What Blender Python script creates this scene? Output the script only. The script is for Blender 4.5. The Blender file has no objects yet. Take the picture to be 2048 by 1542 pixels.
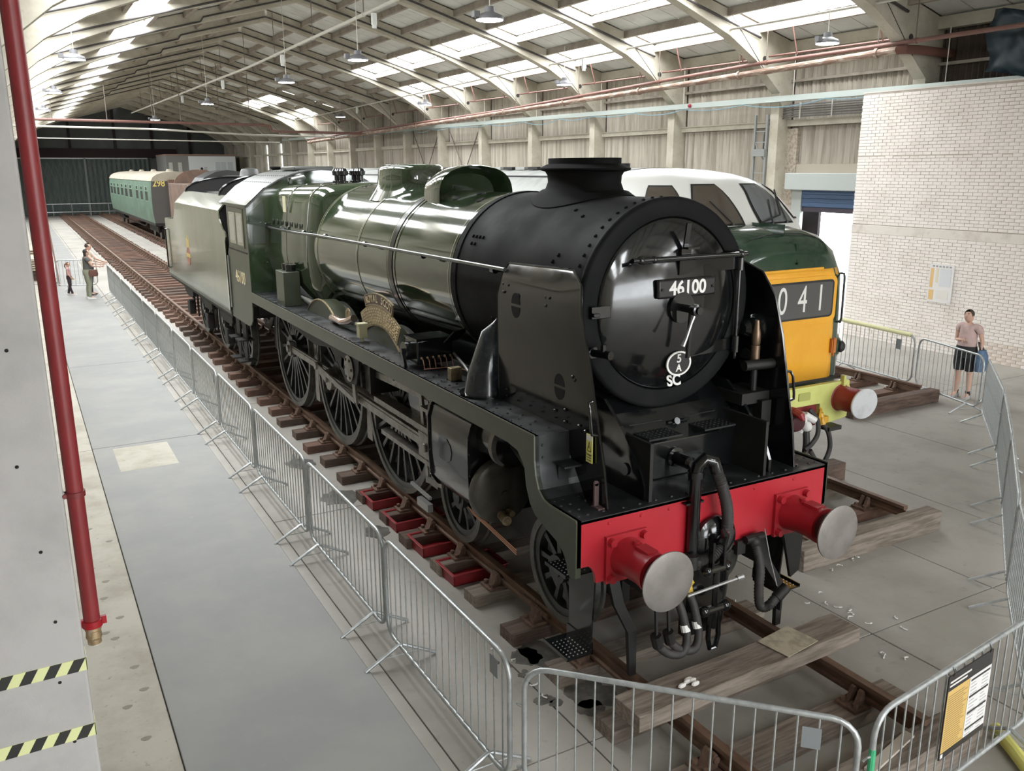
import bpy, bmesh, math, random
from mathutils import Vector, Matrix
R = math.radians
random.seed(7)
SC = bpy.context.scene
COL = SC.collection
ZR = 0.30            # rail top above the floor

# ------------------------------------------------------------------ camera
cam_d = bpy.data.cameras.new('camera'); cam = bpy.data.objects.new('camera', cam_d); COL.objects.link(cam)
cam_d.sensor_fit = 'HORIZONTAL'; cam_d.sensor_width = 36.0; cam_d.lens = 36.0 * 1729.078 / 2048.0
cam_d.clip_start = 0.05; cam_d.clip_end = 500
_yaw, _pit, _rol = 0.5112036, 0.2450893, -0.0034414
_d = Vector((math.sin(_yaw) * math.cos(_pit), math.cos(_yaw) * math.cos(_pit), -math.sin(_pit)))
_r = Vector((math.cos(_yaw), -math.sin(_yaw), 0)); _u = _r.cross(_d)
_r2 = _r * math.cos(_rol) + _u * math.sin(_rol); _u2 = _u * math.cos(_rol) - _r * math.sin(_rol)
_m = Matrix((_r2, _u2, -_d)).transposed().to_4x4(); _m.translation = (-4.5912, -4.8891, 4.2084)
cam.matrix_world = _m
SC.camera = cam

# ------------------------------------------------------------------ world, exposure
W = bpy.data.worlds.new('overcast'); SC.world = W; W.use_nodes = True
bg = W.node_tree.nodes['Background']; bg.inputs[0].default_value = (0.93, 0.97, 1.0, 1); bg.inputs[1].default_value = 12.0
SC.view_settings.view_transform = 'Standard'; SC.view_settings.look = 'None'
SC.view_settings.gamma = 1.0; SC.view_settings.use_curve_mapping = False
SC.view_settings.exposure = 0.0
SKY_PANE = 20.0       # daylight given off by each translucent roof sheet
LAMP_E = 60.0

# ------------------------------------------------------------------ materials
MATS = {}
def P(name, col, rough=0.5, metal=0.0, var=None, bump=None, coat=0.0, stretch=(1, 1, 1), emit=None, spec=0.5, var2=None, rvar=None):
    """procedural principled material. var=(scale,(r,g,b),lo,hi): noise mixed second colour"""
    if name in MATS: return MATS[name]
    m = bpy.data.materials.new(name); m.use_nodes = True; nt = m.node_tree; N = nt.nodes; L = nt.links
    b = N['Principled BSDF']
    b.inputs['Base Color'].default_value = (*col, 1); b.inputs['Roughness'].default_value = rough
    b.inputs['Metallic'].default_value = metal; b.inputs['Specular IOR Level'].default_value = spec
    if coat: b.inputs['Coat Weight'].default_value = coat; b.inputs['Coat Roughness'].default_value = 0.08
    if emit: b.inputs['Emission Color'].default_value = (*emit[0], 1); b.inputs['Emission Strength'].default_value = emit[1]
    if var or bump or var2 or rvar:
        tc = N.new('ShaderNodeTexCoord'); mp = N.new('ShaderNodeMapping'); mp.inputs['Scale'].default_value = stretch
        L.new(tc.outputs['Object'], mp.inputs['Vector'])
        cur = None
        for vv in (var, var2):
            if not vv: continue
            n = N.new('ShaderNodeTexNoise'); n.inputs['Scale'].default_value = vv[0]; n.inputs['Detail'].default_value = 6; n.inputs['Roughness'].default_value = 0.62
            L.new(mp.outputs[0], n.inputs['Vector'])
            r = N.new('ShaderNodeMapRange'); r.inputs[1].default_value = vv[2]; r.inputs[2].default_value = vv[3]
            L.new(n.outputs['Fac'], r.inputs[0])
            mx = N.new('ShaderNodeMix'); mx.data_type = 'RGBA'; L.new(r.outputs[0], mx.inputs[0])
            if cur is None: mx.inputs[6].default_value = (*col, 1)
            else: L.new(cur, mx.inputs[6])
            mx.inputs[7].default_value = (*vv[1], 1); cur = mx.outputs[2]
        if cur is not None: L.new(cur, b.inputs['Base Color'])
        if rvar:
            n = N.new('ShaderNodeTexNoise'); n.inputs['Scale'].default_value = rvar[0]; n.inputs['Detail'].default_value = 4
            L.new(mp.outputs[0], n.inputs['Vector'])
            r = N.new('ShaderNodeMapRange'); r.inputs[1].default_value = .35; r.inputs[2].default_value = .65; r.inputs[3].default_value = rvar[1]; r.inputs[4].default_value = rvar[2]
            L.new(n.outputs['Fac'], r.inputs[0]); L.new(r.outputs[0], b.inputs['Roughness'])
        if bump:
            n = N.new('ShaderNodeTexNoise'); n.inputs['Scale'].default_value = bump[0]; n.inputs['Detail'].default_value = 5
            L.new(mp.outputs[0], n.inputs['Vector'])
            bn = N.new('ShaderNodeBump'); bn.inputs['Strength'].default_value = bump[1]; bn.inputs['Distance'].default_value = bump[2] if len(bump) > 2 else 0.01
            L.new(n.outputs['Fac'], bn.inputs['Height']); L.new(bn.outputs[0], b.inputs['Normal'])
    MATS[name] = m
    return m
def EM(name, col, s):
    if name in MATS: return MATS[name]
    m = bpy.data.materials.new(name); m.use_nodes = True; nt = m.node_tree; nt.nodes.clear()
    e = nt.nodes.new('ShaderNodeEmission'); e.inputs[0].default_value = (*col, 1); e.inputs[1].default_value = s
    o = nt.nodes.new('ShaderNodeOutputMaterial'); nt.links.new(e.outputs[0], o.inputs[0]); MATS[name] = m; return m

# ------------------------------------------------------------------ mesh helpers
class MB:
    def __init__(s): s.v = []; s.f = []
    def add(s, vs, fs):
        o = len(s.v); s.v += [tuple(p) for p in vs]; s.f += [tuple(i + o for i in q) for q in fs]; return s
    def box(s, x0, x1, y0, y1, z0, z1):
        return s.add([(x0,y0,z0),(x1,y0,z0),(x1,y1,z0),(x0,y1,z0),(x0,y0,z1),(x1,y0,z1),(x1,y1,z1),(x0,y1,z1)],
                     [(0,3,2,1),(4,5,6,7),(0,1,5,4),(1,2,6,5),(2,3,7,6),(3,0,4,7)])
    def obox(s, c, ax, ay, az):   # oriented box: centre + three half vectors
        c, ax, ay, az = map(Vector, (c, ax, ay, az))
        vs = [c + i * ax + j * ay + k * az for k in (-1, 1) for i, j in ((-1,-1),(1,-1),(1,1),(-1,1))]
        return s.add(vs, [(0,3,2,1),(4,5,6,7),(0,1,5,4),(1,2,6,5),(2,3,7,6),(3,0,4,7)])
    def bar(s, p, q, w, h, up=(0,0,1)):   # rectangular bar between points
        p, q = Vector(p), Vector(q); d = q - p; L_ = d.length
        if L_ < 1e-6: return s
        d /= L_; u = Vector(up)
        if abs(d.dot(u)) > .97: u = Vector((0,1,0)) if abs(d.y) < .9 else Vector((1,0,0))
        a = d.cross(u).normalized(); u = a.cross(d).normalized()
        return s.obox((p + q) / 2, d * (L_ / 2), a * (w / 2), u * (h / 2))
    def ring(s, c, d, r, n, ph=0.0):
        d = Vector(d).normalized(); u = Vector((0,0,1)) if abs(d.z) < .9 else Vector((1,0,0))
        a = d.cross(u).normalized(); b = a.cross(d)
        return [Vector(c) + r * (math.cos(2*math.pi*i/n+ph) * a + math.sin(2*math.pi*i/n+ph) * b) for i in range(n)]
    def loft(s, rings, closed=True, cap0=True, cap1=True):
        n = len(rings[0]); vs = [p for r in rings for p in r]; fs = []
        for k in range(len(rings) - 1):
            for i in range(n if closed else n - 1):
                j = (i + 1) % n; fs.append((k*n+i, k*n+j, (k+1)*n+j, (k+1)*n+i))
        if closed and cap0: fs.append(tuple(range(n))[::-1])
        if closed and cap1: fs.append(tuple((len(rings)-1)*n + i for i in range(n)))
        return s.add(vs, fs)
    def cyl(s, p, q, r0, r1=None, n=16, caps=True):
        r1 = r0 if r1 is None else r1; d = Vector(q) - Vector(p)
        return s.loft([s.ring(p, d, r0, n), s.ring(q, d, r1, n)], True, caps, caps)
    def lathe(s, prof, c, axis, n=24, caps=True):   # prof: (radius, distance along axis)
        a = Vector(axis).normalized(); c = Vector(c)
        return s.loft([s.ring(c + a * h, a, max(r, 1e-4), n) for r, h in prof], True, caps, caps)
    def tube(s, pts, r, n=8, caps=True):
        pts = [Vector(p) for p in pts]; rings = []; prev = None
        for i, p in enumerate(pts):
            d = (pts[min(i+1, len(pts)-1)] - pts[max(i-1, 0)]).normalized()
            if prev is None:
                u = Vector((0,0,1)) if abs(d.z) < .9 else Vector((1,0,0)); a = d.cross(u).normalized()
            else: a = (prev - d * prev.dot(d)).normalized()
            b = d.cross(a); prev = a
            rr = r[i] if isinstance(r, (list, tuple)) else r
            rings.append([p + rr * (math.cos(2*math.pi*k/n) * a + math.sin(2*math.pi*k/n) * b) for k in range(n)])
        return s.loft(rings, True, caps, caps)
    def prism(s, poly, axis, a0, a1):
        mk = {'x': lambda a, p: (a, p[0], p[1]), 'y': lambda a, p: (p[0], a, p[1]), 'z': lambda a, p: (p[0], p[1], a)}[axis]
        n = len(poly); vs = [mk(a0, p) for p in poly] + [mk(a1, p) for p in poly]
        return s.add(vs, [tuple(range(n))[::-1], tuple(range(n, 2*n))] + [(i, (i+1) % n, n+(i+1) % n, n+i) for i in range(n)])
    def sphere(s, c, r, n=12, m=8, sc=(1,1,1), hemi=False):
        c = Vector(c); rings = []
        t0 = 0.0 if hemi else -math.pi/2
        for k in range(m + 1):
            t = t0 + (math.pi/2 - t0) * k / m; rr = max(math.cos(t), 1e-3)
            rings.append([c + Vector((r*sc[0]*rr*math.cos(2*math.pi*i/n), r*sc[1]*rr*math.sin(2*math.pi*i/n), r*sc[2]*math.sin(t))) for i in range(n)])
        return s.loft(rings)
    def rivets(s, pts, nrm, r=.014, h=.010):   # small faceted domes
        for p in pts:
            a = s.ring(p, nrm, r, 6); b = s.ring(Vector(p) + Vector(nrm).normalized() * h, nrm, r * .55, 6); s.loft([a, b])
        return s
    def mesh(s, name, smooth=30, fix=True):
        me = bpy.data.meshes.new(name); me.from_pydata(s.v, [], s.f); me.update()
        if fix:
            bm = bmesh.new(); bm.from_mesh(me); bmesh.ops.recalc_face_normals(bm, faces=bm.faces); bm.to_mesh(me); bm.free()
        if smooth:
            me.polygons.foreach_set('use_smooth', [True] * len(me.polygons)); me.set_sharp_from_angle(angle=R(smooth))
        return me
    def build(s, name, mat, parent=None, smooth=30, bevel=0, label=None, fix=True):
        o = bpy.data.objects.new(name, s.mesh(name, smooth, fix)); COL.objects.link(o)
        if mat: o.data.materials.append(mat)
        if parent: o.parent = parent
        if bevel:
            md = o.modifiers.new('bevel', 'BEVEL'); md.width = bevel; md.segments = 2; md.limit_method = 'ANGLE'; md.angle_limit = R(40)
        if label: o['label'] = label
        return o
def link(name, mesh, parent=None, loc=(0,0,0), rot=(0,0,0), mat=None, scale=None):
    o = bpy.data.objects.new(name, mesh); COL.objects.link(o); o.location = loc; o.rotation_euler = rot
    if mat and not mesh.materials: mesh.materials.append(mat)
    if parent: o.parent = parent
    if scale: o.scale = scale
    return o
def empty(name, loc=(0,0,0), rz=0, label=None, cat=None, group=None):
    o = bpy.data.objects.new(name, None); COL.objects.link(o); o.location = loc; o.rotation_euler = (0,0,rz); o.empty_display_size = .2
    if label: tag(o, label, cat, group)
    return o
def tag(o, label=None, cat=None, group=None, kind=None):
    if label: o['label'] = label
    if cat: o['category'] = cat
    if group: o['group'] = group
    if kind: o['kind'] = kind
    return o
def copy_tree(o, parent=None):
    c = o.copy(); COL.objects.link(c)
    if parent is not None: c.parent = parent
    for ch in o.children: copy_tree(ch, c)
    return c
def arc(cx, cz, r, a0, a1, n):
    return [(cx + r * math.cos(R(a0 + (a1 - a0) * i / n)), cz + r * math.sin(R(a0 + (a1 - a0) * i / n))) for i in range(n + 1)]
def text_obj(name, txt, size, mat, parent, loc, rot, depth=.002, align='CENTER', shear=0, sx=1.0, bold=0.0):
    cu = bpy.data.curves.new(name, 'FONT'); cu.body = txt; cu.size = size; cu.align_x = align; cu.align_y = 'CENTER'; cu.extrude = depth; cu.offset = bold; cu.shear = shear
    t = bpy.data.objects.new(name, cu); COL.objects.link(t)
    me = bpy.data.meshes.new_from_object(t.evaluated_get(bpy.context.evaluated_depsgraph_get()))
    bpy.data.objects.remove(t); me.name = name
    me.materials.clear(); me.materials.append(mat)
    o = bpy.data.objects.new(name, me); COL.objects.link(o); o.parent = parent; o.location = loc; o.rotation_euler = rot; o.scale = (sx, 1, 1)
    return o
# ================================================================== BUILDING
XR0, ZRIDGE, SL = 4.93, 10.38, 0.277          # ridge line and roof slope
def roof_z(x): return ZRIDGE - SL * abs(x - XR0)
FY = [-22.6 + 4.55 * k for k in range(26)]      # portal frames, last at the far end wall
Y_END, Y_BACK = 91.15, -22.75
XWR, XWL = 15.0, 2 * XR0 - 15.0
M_frame = P('cream_concrete', (.50, .47, .39), .85, var=(1.3, (.40, .365, .29), .42, .62), bump=(40, .25, .004), var2=(7, (.30, .27, .21), .60, .78))
M_floor = P('floor_concrete', (.385, .362, .325), .72, var=(.55, (.30, .28, .245), .45, .66), var2=(6, (.25, .23, .19), .60, .80), bump=(25, .18, .004))
M_floor2 = P('path_concrete', (.235, .235, .226), .66, var=(.8, (.285, .28, .26), .42, .68), bump=(60, .12, .002), var2=(9, (.29, .28, .26), .64, .8))
M_floor3 = P('rough_concrete', (.47, .44, .375), .85, var=(1.6, (.36, .33, .27), .45, .66), var2=(14, (.22, .20, .16), .62, .76), bump=(18, .35, .008))
M_joint = P('joint_dirt', (.06, .055, .05), .95)
M_corr = P('weathered_sheeting', (.52, .48, .41), .8, var=(3.0, (.29, .26, .21), .40, .66), stretch=(1, 2.2, .12), var2=(9, (.20, .17, .13), .62, .80))
M_sheet = P('roof_sheeting', (.72, .73, .70), .7, var=(1.0, (.58, .57, .53), .42, .66))
M_purlin = P('purlin', (.36, .32, .27), .8, var=(2, (.25, .21, .17), .45, .65))
M_sky = EM('translucent_roof_sheet', (.95, .98, 1.0), SKY_PANE)
M_brick = P('painted_brick', (.84, .785, .735), .75, var=(2.2, (.75, .69, .63), .45, .68), bump=(60, .2, .003))
M_mortar = P('painted_mortar', (.56, .51, .46), .9, var=(1.2, (.40, .34, .28), .42, .64))
M_bconc = P('painted_band', (.72, .67, .61), .8, var=(3, (.58, .52, .45), .5, .7))
M_dark = P('far_cladding', (.115, .125, .12), .8, var=(.6, (.15, .16, .155), .4, .66))
M_dsteel = P('dark_steel', (.05, .048, .046), .55)

# ---- floor
b = MB().box(XWL - .2, 24, Y_BACK - .2, Y_END + 3, -.25, -.012); f = b.build('floor', M_joint, smooth=0); tag(f, 'worn grey concrete floor of the engine shed', kind='structure')
def slab(x0, x1, y0, y1, m, z=0.0, par=f): return MB().box(x0, x1, y0, y1, -.02, z).build('slab', m, par, smooth=0, bevel=.006)
jx = [-2.30, -1.30, 1.88, 3.72, 5.35, 7.65, 11.2, 14.0, 24]
jy = [Y_BACK, -12, -4.4, -.2, 5.2, 11.0, 18, 26, 35, 46, 60, 75, Y_END + 3]
for a in range(len(jx) - 1):
    for c in range(len(jy) - 1):
        slab(jx[a] + .006, jx[a+1] - .006, jy[c] + .006, jy[c+1] - .006, M_floor, -.001 * ((a + c) % 2))
pj = [Y_BACK, -1.0, 9.45, 16, 25.5, 33, 45, 60, 75, Y_END]
for c in range(len(pj) - 1):
    slab(-4.02, -2.42, pj[c] + .008, pj[c+1] - .008, M_floor2, .012)
    slab(-2.415, -2.305, pj[c] + .008, pj[c+1] - .008, M_floor, 0)
    slab(XWL, -4.028, pj[c] + .008, pj[c+1] - .008, M_floor3, 0)
slab(-3.75, -2.95, 8.1, 9.3, M_floor3, .0135)

# ---- portal frames
def frame_poly(s):
    pts = [(14.45, 0), (14.45, 6.25), (13.45, 7.08), (12.5, 7.63), (11.3, 8.10), (10.4, 8.44), (4.93, 9.94), (4.93, 10.34), (14.95, 7.58), (14.95, 0)]
    return pts if s > 0 else [(2 * XR0 - x, z) for x, z in pts]
frR = MB().prism(frame_poly(1), 'y', -.16, .16).mesh('portal_frame_half', 0); frR.materials.append(M_frame)
frL = MB().prism(frame_poly(-1), 'y', -.16, .16).mesh('portal_frame_half', 0); frL.materials.append(M_frame)
jl = MB().bar((12.4, 0, 8.26), (13.9, 0, 6.72), .33, .02).mesh('joint_line', 0); jl.materials.append(M_dsteel)
for i, y in enumerate(FY[1:-1]):
    e = empty('trim_%d' % (i + 1), (0, y, 0)); tag(e, kind='structure'); e['label'] = 'cream precast concrete portal frame spanning the shed'
    link('right_leg_and_rafter', frR, e); 
    if y < -2: pass   # bay beside the viewer: the raised walkway stands here
    elif abs(y - .15) > .5: link('left_leg_and_rafter', frL, e)
    else:   # the leg beside the camera is a wide grey concrete pier
        M_pier = P('pier_concrete', (.50, .485, .47), .8, var=(3, (.43, .42, .405), .42, .66), var2=(45, (.27, .26, .25), .70, .76), bump=(90, .2, .003))
        MB().box(-5.9, -4.56, -.18, .36, 0, 6.2).build('concrete_pier', M_pier, e, smooth=0, bevel=.015)
        MB().prism([(2*XR0 - x, z) for x, z in [(14.45, 6.2), (13.45, 7.08), (12.5, 7.63), (11.3, 8.10), (10.4, 8.44), (4.93, 9.94), (4.93, 10.34), (14.95, 7.58), (14.95, 6.2)]], 'y', -.16, .16).build('left_rafter', M_frame, e, smooth=0)
        hz = MB()
        for hx, hzz in [(-5.12, 4.05), (-4.72, 3.35), (-4.75, 2.75), (-4.70, 2.27), (-4.68, 1.86), (-4.70, 1.5), (-4.67, 1.12), (-4.92, 3.02), (-4.95, 1.95)]:
            hz.cyl((hx, -.1815, hzz), (hx, -.14, hzz), .0095, n=10)
        hz.build('bolt_hole', P('hole_black', (.015, .013, .012), .9), e)
        M_ty = P('hazard_yellow', (.80, .83, .42), .45); M_tk = P('hazard_black', (.035, .035, .033), .45)
        for tz in (1.575, 1.165):
            t = MB().box(-5.9, -4.558, -.1835, -.18, tz - .037, tz + .037).box(-4.562, -4.557, -.1835, -.05, tz - .037, tz + .037).build('hazard_tape', M_ty, e, smooth=0)
            st = MB()
            for k in range(12):
                x = -4.60 - k * .115; x0 = max(x, -5.89)
                st.prism([(x - .062, tz - .037), (x - .005, tz - .037), (x + .038, tz + .037), (x - .019, tz + .037)], 'y', -.1845, -.183)
            st.build('black_stripe', M_tk, t, smooth=0)
    link('joint_line', jl, e)

# ---- roof: sheets, purlins, translucent sheets
ceil = empty('ceiling'); tag(ceil, 'pale corrugated roof sheeting on purlins with white skylight strips', kind='structure')
px = [XR0 + .02, 6.35, 7.6, 8.8, 10.0, 11.2, 12.4, 13.6, 15.05]
sheetR = {}
SKY_R = {(3, 1): 0}
def sky_here(side, strip, y):
    if strip not in (4, 6): return False
    if y < -12: return True
    if side > 0: return 9.0 < y < 36 or (49 < y < 58)
    return 4 < y < 82
M_sheetgap = M_purlin
for k in range(len(FY) - 1):
    y0, y1 = FY[k], FY[k+1]
    for side in (1, -1):
        for s in range(len(px) - 1):
            key = (side, s)
            if sky_here(side, s, y0 + 1):
                xa, xb = px[s] + .06, px[s+1] - .06
                m = MB(); n = 14
                rows = []
                for xx in (xa, xb):
                    X = XR0 + side * (xx - XR0); rows.append([(X, y0 + .18 + (y1 - y0 - .36) * i / (2*n), roof_z(X) + .02 + .02 * (i % 2)) for i in range(2*n + 1)])
                m.loft(rows, closed=False); key2 = ('sky', side, s)
                if key2 not in sheetR:
                    sheetR[key2] = (m.mesh('skylight_sheet', 0, fix=False), y0); sheetR[key2][0].materials.append(M_sky)
                link('skylight_sheet', sheetR[key2][0], ceil, (0, y0 - sheetR[key2][1], 0))
            else:
                if key not in sheetR:
                    m = MB()
                    for q in range(5):   # boards between purlins, gaps read as dark lines
                        ya, yb = y0 + .16 + q * (y1 - y0 - .32) / 5 + .012, y0 + .16 + (q + 1) * (y1 - y0 - .32) / 5 - .012
                        X0, X1 = XR0 + side * (px[s] - XR0), XR0 + side * (px[s+1] - XR0)
                        m.add([(X0, ya, roof_z(X0)), (X1, ya, roof_z(X1)), (X1, yb, roof_z(X1)), (X0, yb, roof_z(X0)), (X0, ya, roof_z(X0) + .03), (X1, ya, roof_z(X1) + .03), (X1, yb, roof_z(X1) + .03), (X0, yb, roof_z(X0) + .03)], [(0,3,2,1),(4,5,6,7),(0,1,5,4),(1,2,6,5),(2,3,7,6),(3,0,4,7)])
                    sheetR[key] = (m.mesh('roof_sheet', 0), y0); sheetR[key][0].materials.append(M_sheet)
                link('roof_sheet', sheetR[key][0], ceil, (0, y0 - sheetR[key][1], 0))
    for side in (1, -1):
        for s in range(1, len(px)):
            X = XR0 + side * (px[s] - XR0); key = ('p', side, s)
            if s == len(px) - 1: X -= side * .15
            if key not in sheetR:
                sheetR[key] = (MB().box(X - .06, X + .06, y0, y1, roof_z(X) - .20, roof_z(X) - .005).mesh('purlin', 0), y0); sheetR[key][0].materials.append(M_purlin)
            link('purlin', sheetR[key][0], ceil, (0, y0 - sheetR[key][1], 0))
for side in (1, -1):   # light-tight backing above the sheets (leaving the skylights open)
    for s in range(len(px) - 1):
        X0, X1 = XR0 + side * (px[s] - XR0), XR0 + side * (px[s+1] - XR0)
        m = MB().prism([(X0, roof_z(X0) + .05), (X1, roof_z(X1) + .05), (X1, roof_z(X1) + .09), (X0, roof_z(X0) + .09)], 'y', Y_BACK, Y_END); m.build('roof_backing', M_purlin, ceil, smooth=0)

# ---- side walls of corrugated sheeting, one panel per bay
def corr(x, y0, y1, z0, z1, d, pitch=.15, step=4):
    n = int((y1 - y0) / pitch * step); rows = []
    for z in (z0, z1): rows.append([(x + .036 * math.cos(2 * math.pi * i / step), y0 + (y1 - y0) * i / n, z) for i in range(n + 1)])
    return MB().loft(rows, closed=False)
wr = empty('wall_right'); tag(wr, 'weathered cream corrugated side wall behind the diesel engine', kind='structure')
wl = empty('wall_left'); tag(wl, 'corrugated side wall behind the near concrete pier', kind='structure')
pl = corr(0, .16, 4.39, 0, 5.35, 1).mesh('lower_sheet', 60, fix=False); pl.materials.append(M_corr)
pu = corr(0, .16, 4.39, 5.25, 7.8, 1).mesh('upper_sheet', 60, fix=False); pu.materials.append(M_corr)
pu2 = pu.copy(); pu2.materials.clear(); pu2.materials.append(P('shaded_sheeting', (.10, .075, .06), .85, var=(2, (.06, .045, .035), .4, .65)))  # dark copy of the upper sheets: shade of unlit bays put into the colour
gm = MB().box(-.16, .02, .16, 4.39, 5.36, 5.5).box(-.20, .0, .16, 4.39, 5.5, 5.53).mesh('girt', 0); gm.materials.append(M_frame)
eb = MB().box(-.25, .0, .16, 4.39, 7.35, 7.62).mesh('eaves_beam', 0); eb.materials.append(M_frame)
gu = MB().box(-.1, .0, .16, 4.39, 6.55, 6.62).mesh('upper_rail', 0); gu.materials.append(M_purlin)
M_gut = P('downpipe_cream', (.55, .52, .44), .7, var=(3, (.42, .38, .31), .5, .68))
dp = MB().cyl((14.72, .27, 0), (14.72, .27, 5.75), .075, n=10).mesh('downpipe', 40); dp.materials.append(M_gut)
for k in range(len(FY) - 1):
    y = FY[k]
    if k != 7:
        link('lower_sheet', pl, wr, (14.93, y, 0))
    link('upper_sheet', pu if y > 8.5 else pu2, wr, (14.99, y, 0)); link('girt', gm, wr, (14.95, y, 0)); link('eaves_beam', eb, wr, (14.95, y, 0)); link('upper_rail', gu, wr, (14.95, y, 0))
    if y > 13: link('downpipe', dp, wr, (0, y, 0))
    link('lower_sheet', pl, wl, (XWL + .07, y, 0)); link('upper_sheet', pu, wl, (XWL + .01, y, 0)); link('eaves_beam', eb, wl, (XWL + .3, y, 0)); link('girt', gm, wl, (XWL + .2, y, 0))
MB().box(15.06, 15.12, 13.7, Y_END, 0, 7.7).box(15.06, 15.12, Y_BACK, 9.3, 0, 7.7).box(15.06, 15.12, 9.3, 13.7, 4.25, 7.7).build('outer_skin', M_purlin, wr, smooth=0)
MB().box(XWL - .12, XWL - .06, Y_BACK, Y_END, 0, 7.7).build('outer_skin', M_purlin, wl, smooth=0)
# X bracing rods
M_rod = P('brace_rod', (.16, .13, .11), .7)
for y in (FY[12], FY[13]):
    br = MB().cyl((14.75, y + .2, 1.5), (14.75, y + 4.3, 6.6), .025, n=6).cyl((14.75, y + 4.3, 1.5), (14.75, y + .2, 6.6), .025, n=6).build('cross_brace', M_rod, wr)

# ---- end walls
we = empty('wall_back'); tag(we, 'dark far end wall with folding lattice doors', kind='structure')
MB().prism([(XWL - .1, 0), (15.1, 0), (15.1, 7.6), (XR0, 10.45), (XWL - .1, 7.6)], 'y', Y_END, Y_END + .2).build('gable_sheeting', M_dark, we, smooth=0)
M_edk = P('gable_rail', (.03, .022, .022), .8)
MB().box(XWL, 10.2, Y_END - .25, Y_END, 5.45, 6.3).build('door_header', P('door_header_dark', (.035, .02, .02), .8), we, smooth=0)
for x in (-3.2, .6, 4.6, 8.0, 11.6): MB().box(x - .12, x + .12, Y_END - .2, Y_END, 5.4, roof_z(x) - .1).build('gable_post', M_edk, we, smooth=0)
M_fold = P('folding_door', (.085, .11, .10), .6, var=(2, (.12, .15, .14), .45, .66), stretch=(3, 1, .3))
M_galv = P('galvanised_steel', (.52, .53, .53), .45, .75, var=(14, (.40, .41, .41), .42, .62))
x = XWL + .3
while x < 7.2:
    MB().prism([(x, Y_END - .30), (x + .22, Y_END - .22), (x + .44, Y_END - .30), (x + .44, Y_END - .28), (x + .22, Y_END - .20), (x, Y_END - .28)], 'z', .05, 5.35).build('door_leaf', M_fold, we, smooth=0); x += .44
MB().box(XWL, 7.4, Y_END - .36, Y_END - .2, 5.32, 5.42).build('door_track', M_galv, we, smooth=0)
lat = MB()
x = XWL + .3
while x < 6.6:
    for za, zb in ((.3, 2.1), (3.2, 5.0)):
        lat.bar((x, Y_END - .34, za), (x + .55, Y_END - .34, zb), .012, .03).bar((x + .55, Y_END - .34, za), (x, Y_END - .34, zb), .012, .03)
    x += .55
lat.build('door_lattice', P('lattice_steel', (.17, .19, .18), .5, .5), we, smooth=0)
MB().box(1.62, 1.80, Y_END - .42, Y_END - .3, 0, 5.4).build('door_post', P('post_grey', (.20, .22, .21), .5, .3), we, smooth=0)
wf = MB().prism([(XWL - .1, 5.6), (15.1, 5.6), (15.1, 7.6), (XR0, 10.45), (XWL - .1, 7.6)], 'y', Y_BACK - .2, Y_BACK).box(XWL - .1, -3.0, Y_BACK - .2, Y_BACK, 0, 5.6).box(13.0, 15.1, Y_BACK - .2, Y_BACK, 0, 5.6).build('wall_front', M_corr, smooth=0); tag(wf, 'sheeted end wall behind the viewer with a wide opening added to let daylight in', kind='structure')  # unseen opening, assumed and added to throw daylight on faces towards the viewer
fy_ = MB().box(-30, 40, Y_BACK - 45, Y_BACK - .2, -.2, -.02).build('floor_apron', P('yard', (.45, .44, .42), .9), smooth=0); tag(fy_, 'concrete apron outside the added end opening', kind='structure')

# ---- painted brick wall (x = 13.85 plane), y 2.0 .. 10.3
XB, YB0, YB1, ZB = 13.85, -3.0, 10.32, 5.97
wb = empty('wall_brick'); tag(wb, 'white painted brick wall on the right', kind='structure')
MB().box(XB + .012, XB + .24, YB0, YB1 - .012, 0, ZB).build('mortar', M_mortar, wb, smooth=0)
MB().box(XB - .005, XB + .25, YB0, YB1, 2.62, 2.83).build('concrete_band', M_bconc, wb, smooth=0, bevel=.01)
MB().box(XB - .002, XB + .25, YB0, YB1, 4.48, 4.50).build('bed_line', P('bed_line', (.50, .44, .37), .9), wb, smooth=0)
bk = MB().box(0, .1, -.108, .108, -.0325, .0325).mesh('brick', 0); bk.materials.append(M_brick)
M_base = P('stained_brick', (.76, .68, .61), .85, var=(3, (.62, .53, .45), .42, .64))
bk2 = MB().box(0, .1, -.108, .108, -.0325, .0325).mesh('brick', 0); bk2.materials.append(M_base)
cx_, cy_ = -4.59, -4.89
bricks = []
nrow = 0; z = .0375
while z < ZB - .03:
    if not (2.59 < z < 2.86):
        y = YB1 - .118 + (.1125 if nrow % 2 else 0)
        while y > YB0 + .12:
            bricks.append((min(y, YB1 - .108), z)); y -= .225
    nrow += 1; z += .075
def vis(y, z):   # inside the photograph's frame?
    p = Vector((XB, y, z)) - Vector((-4.5912, -4.8891, 4.2084)); dd = p.dot(_d)
    u, v = 1024 + 1729 * p.dot(_r2) / dd, 771 - 1729 * p.dot(_u2) / dd
    return u < 2046 and 0 < v < 1500
vb = sorted([q for q in bricks if vis(*q)], key=lambda q: q[0] + .02 * abs(q[1] - 4.4))
keep = set(vb[:300]); rest = MB()
rb = random.Random(3)
for (y, z) in bricks:
    dx = rb.uniform(-.004, .004)
    if (y, z) in keep: link('brick', bk2 if z < .42 else bk, wb, (XB + dx, y, z))
    else: rest.box(XB + dx, XB + .1, y - .108, y + .108, z - .0325, z + .0325)
ro = rest.build('brickwork', M_brick, wb, smooth=0, fix=False); tag(ro, kind='stuff')
MB().box(XB - .003, XB + .26, YB0, YB1, ZB, ZB + .03).build('coping', M_bconc, wb, smooth=0)
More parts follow.
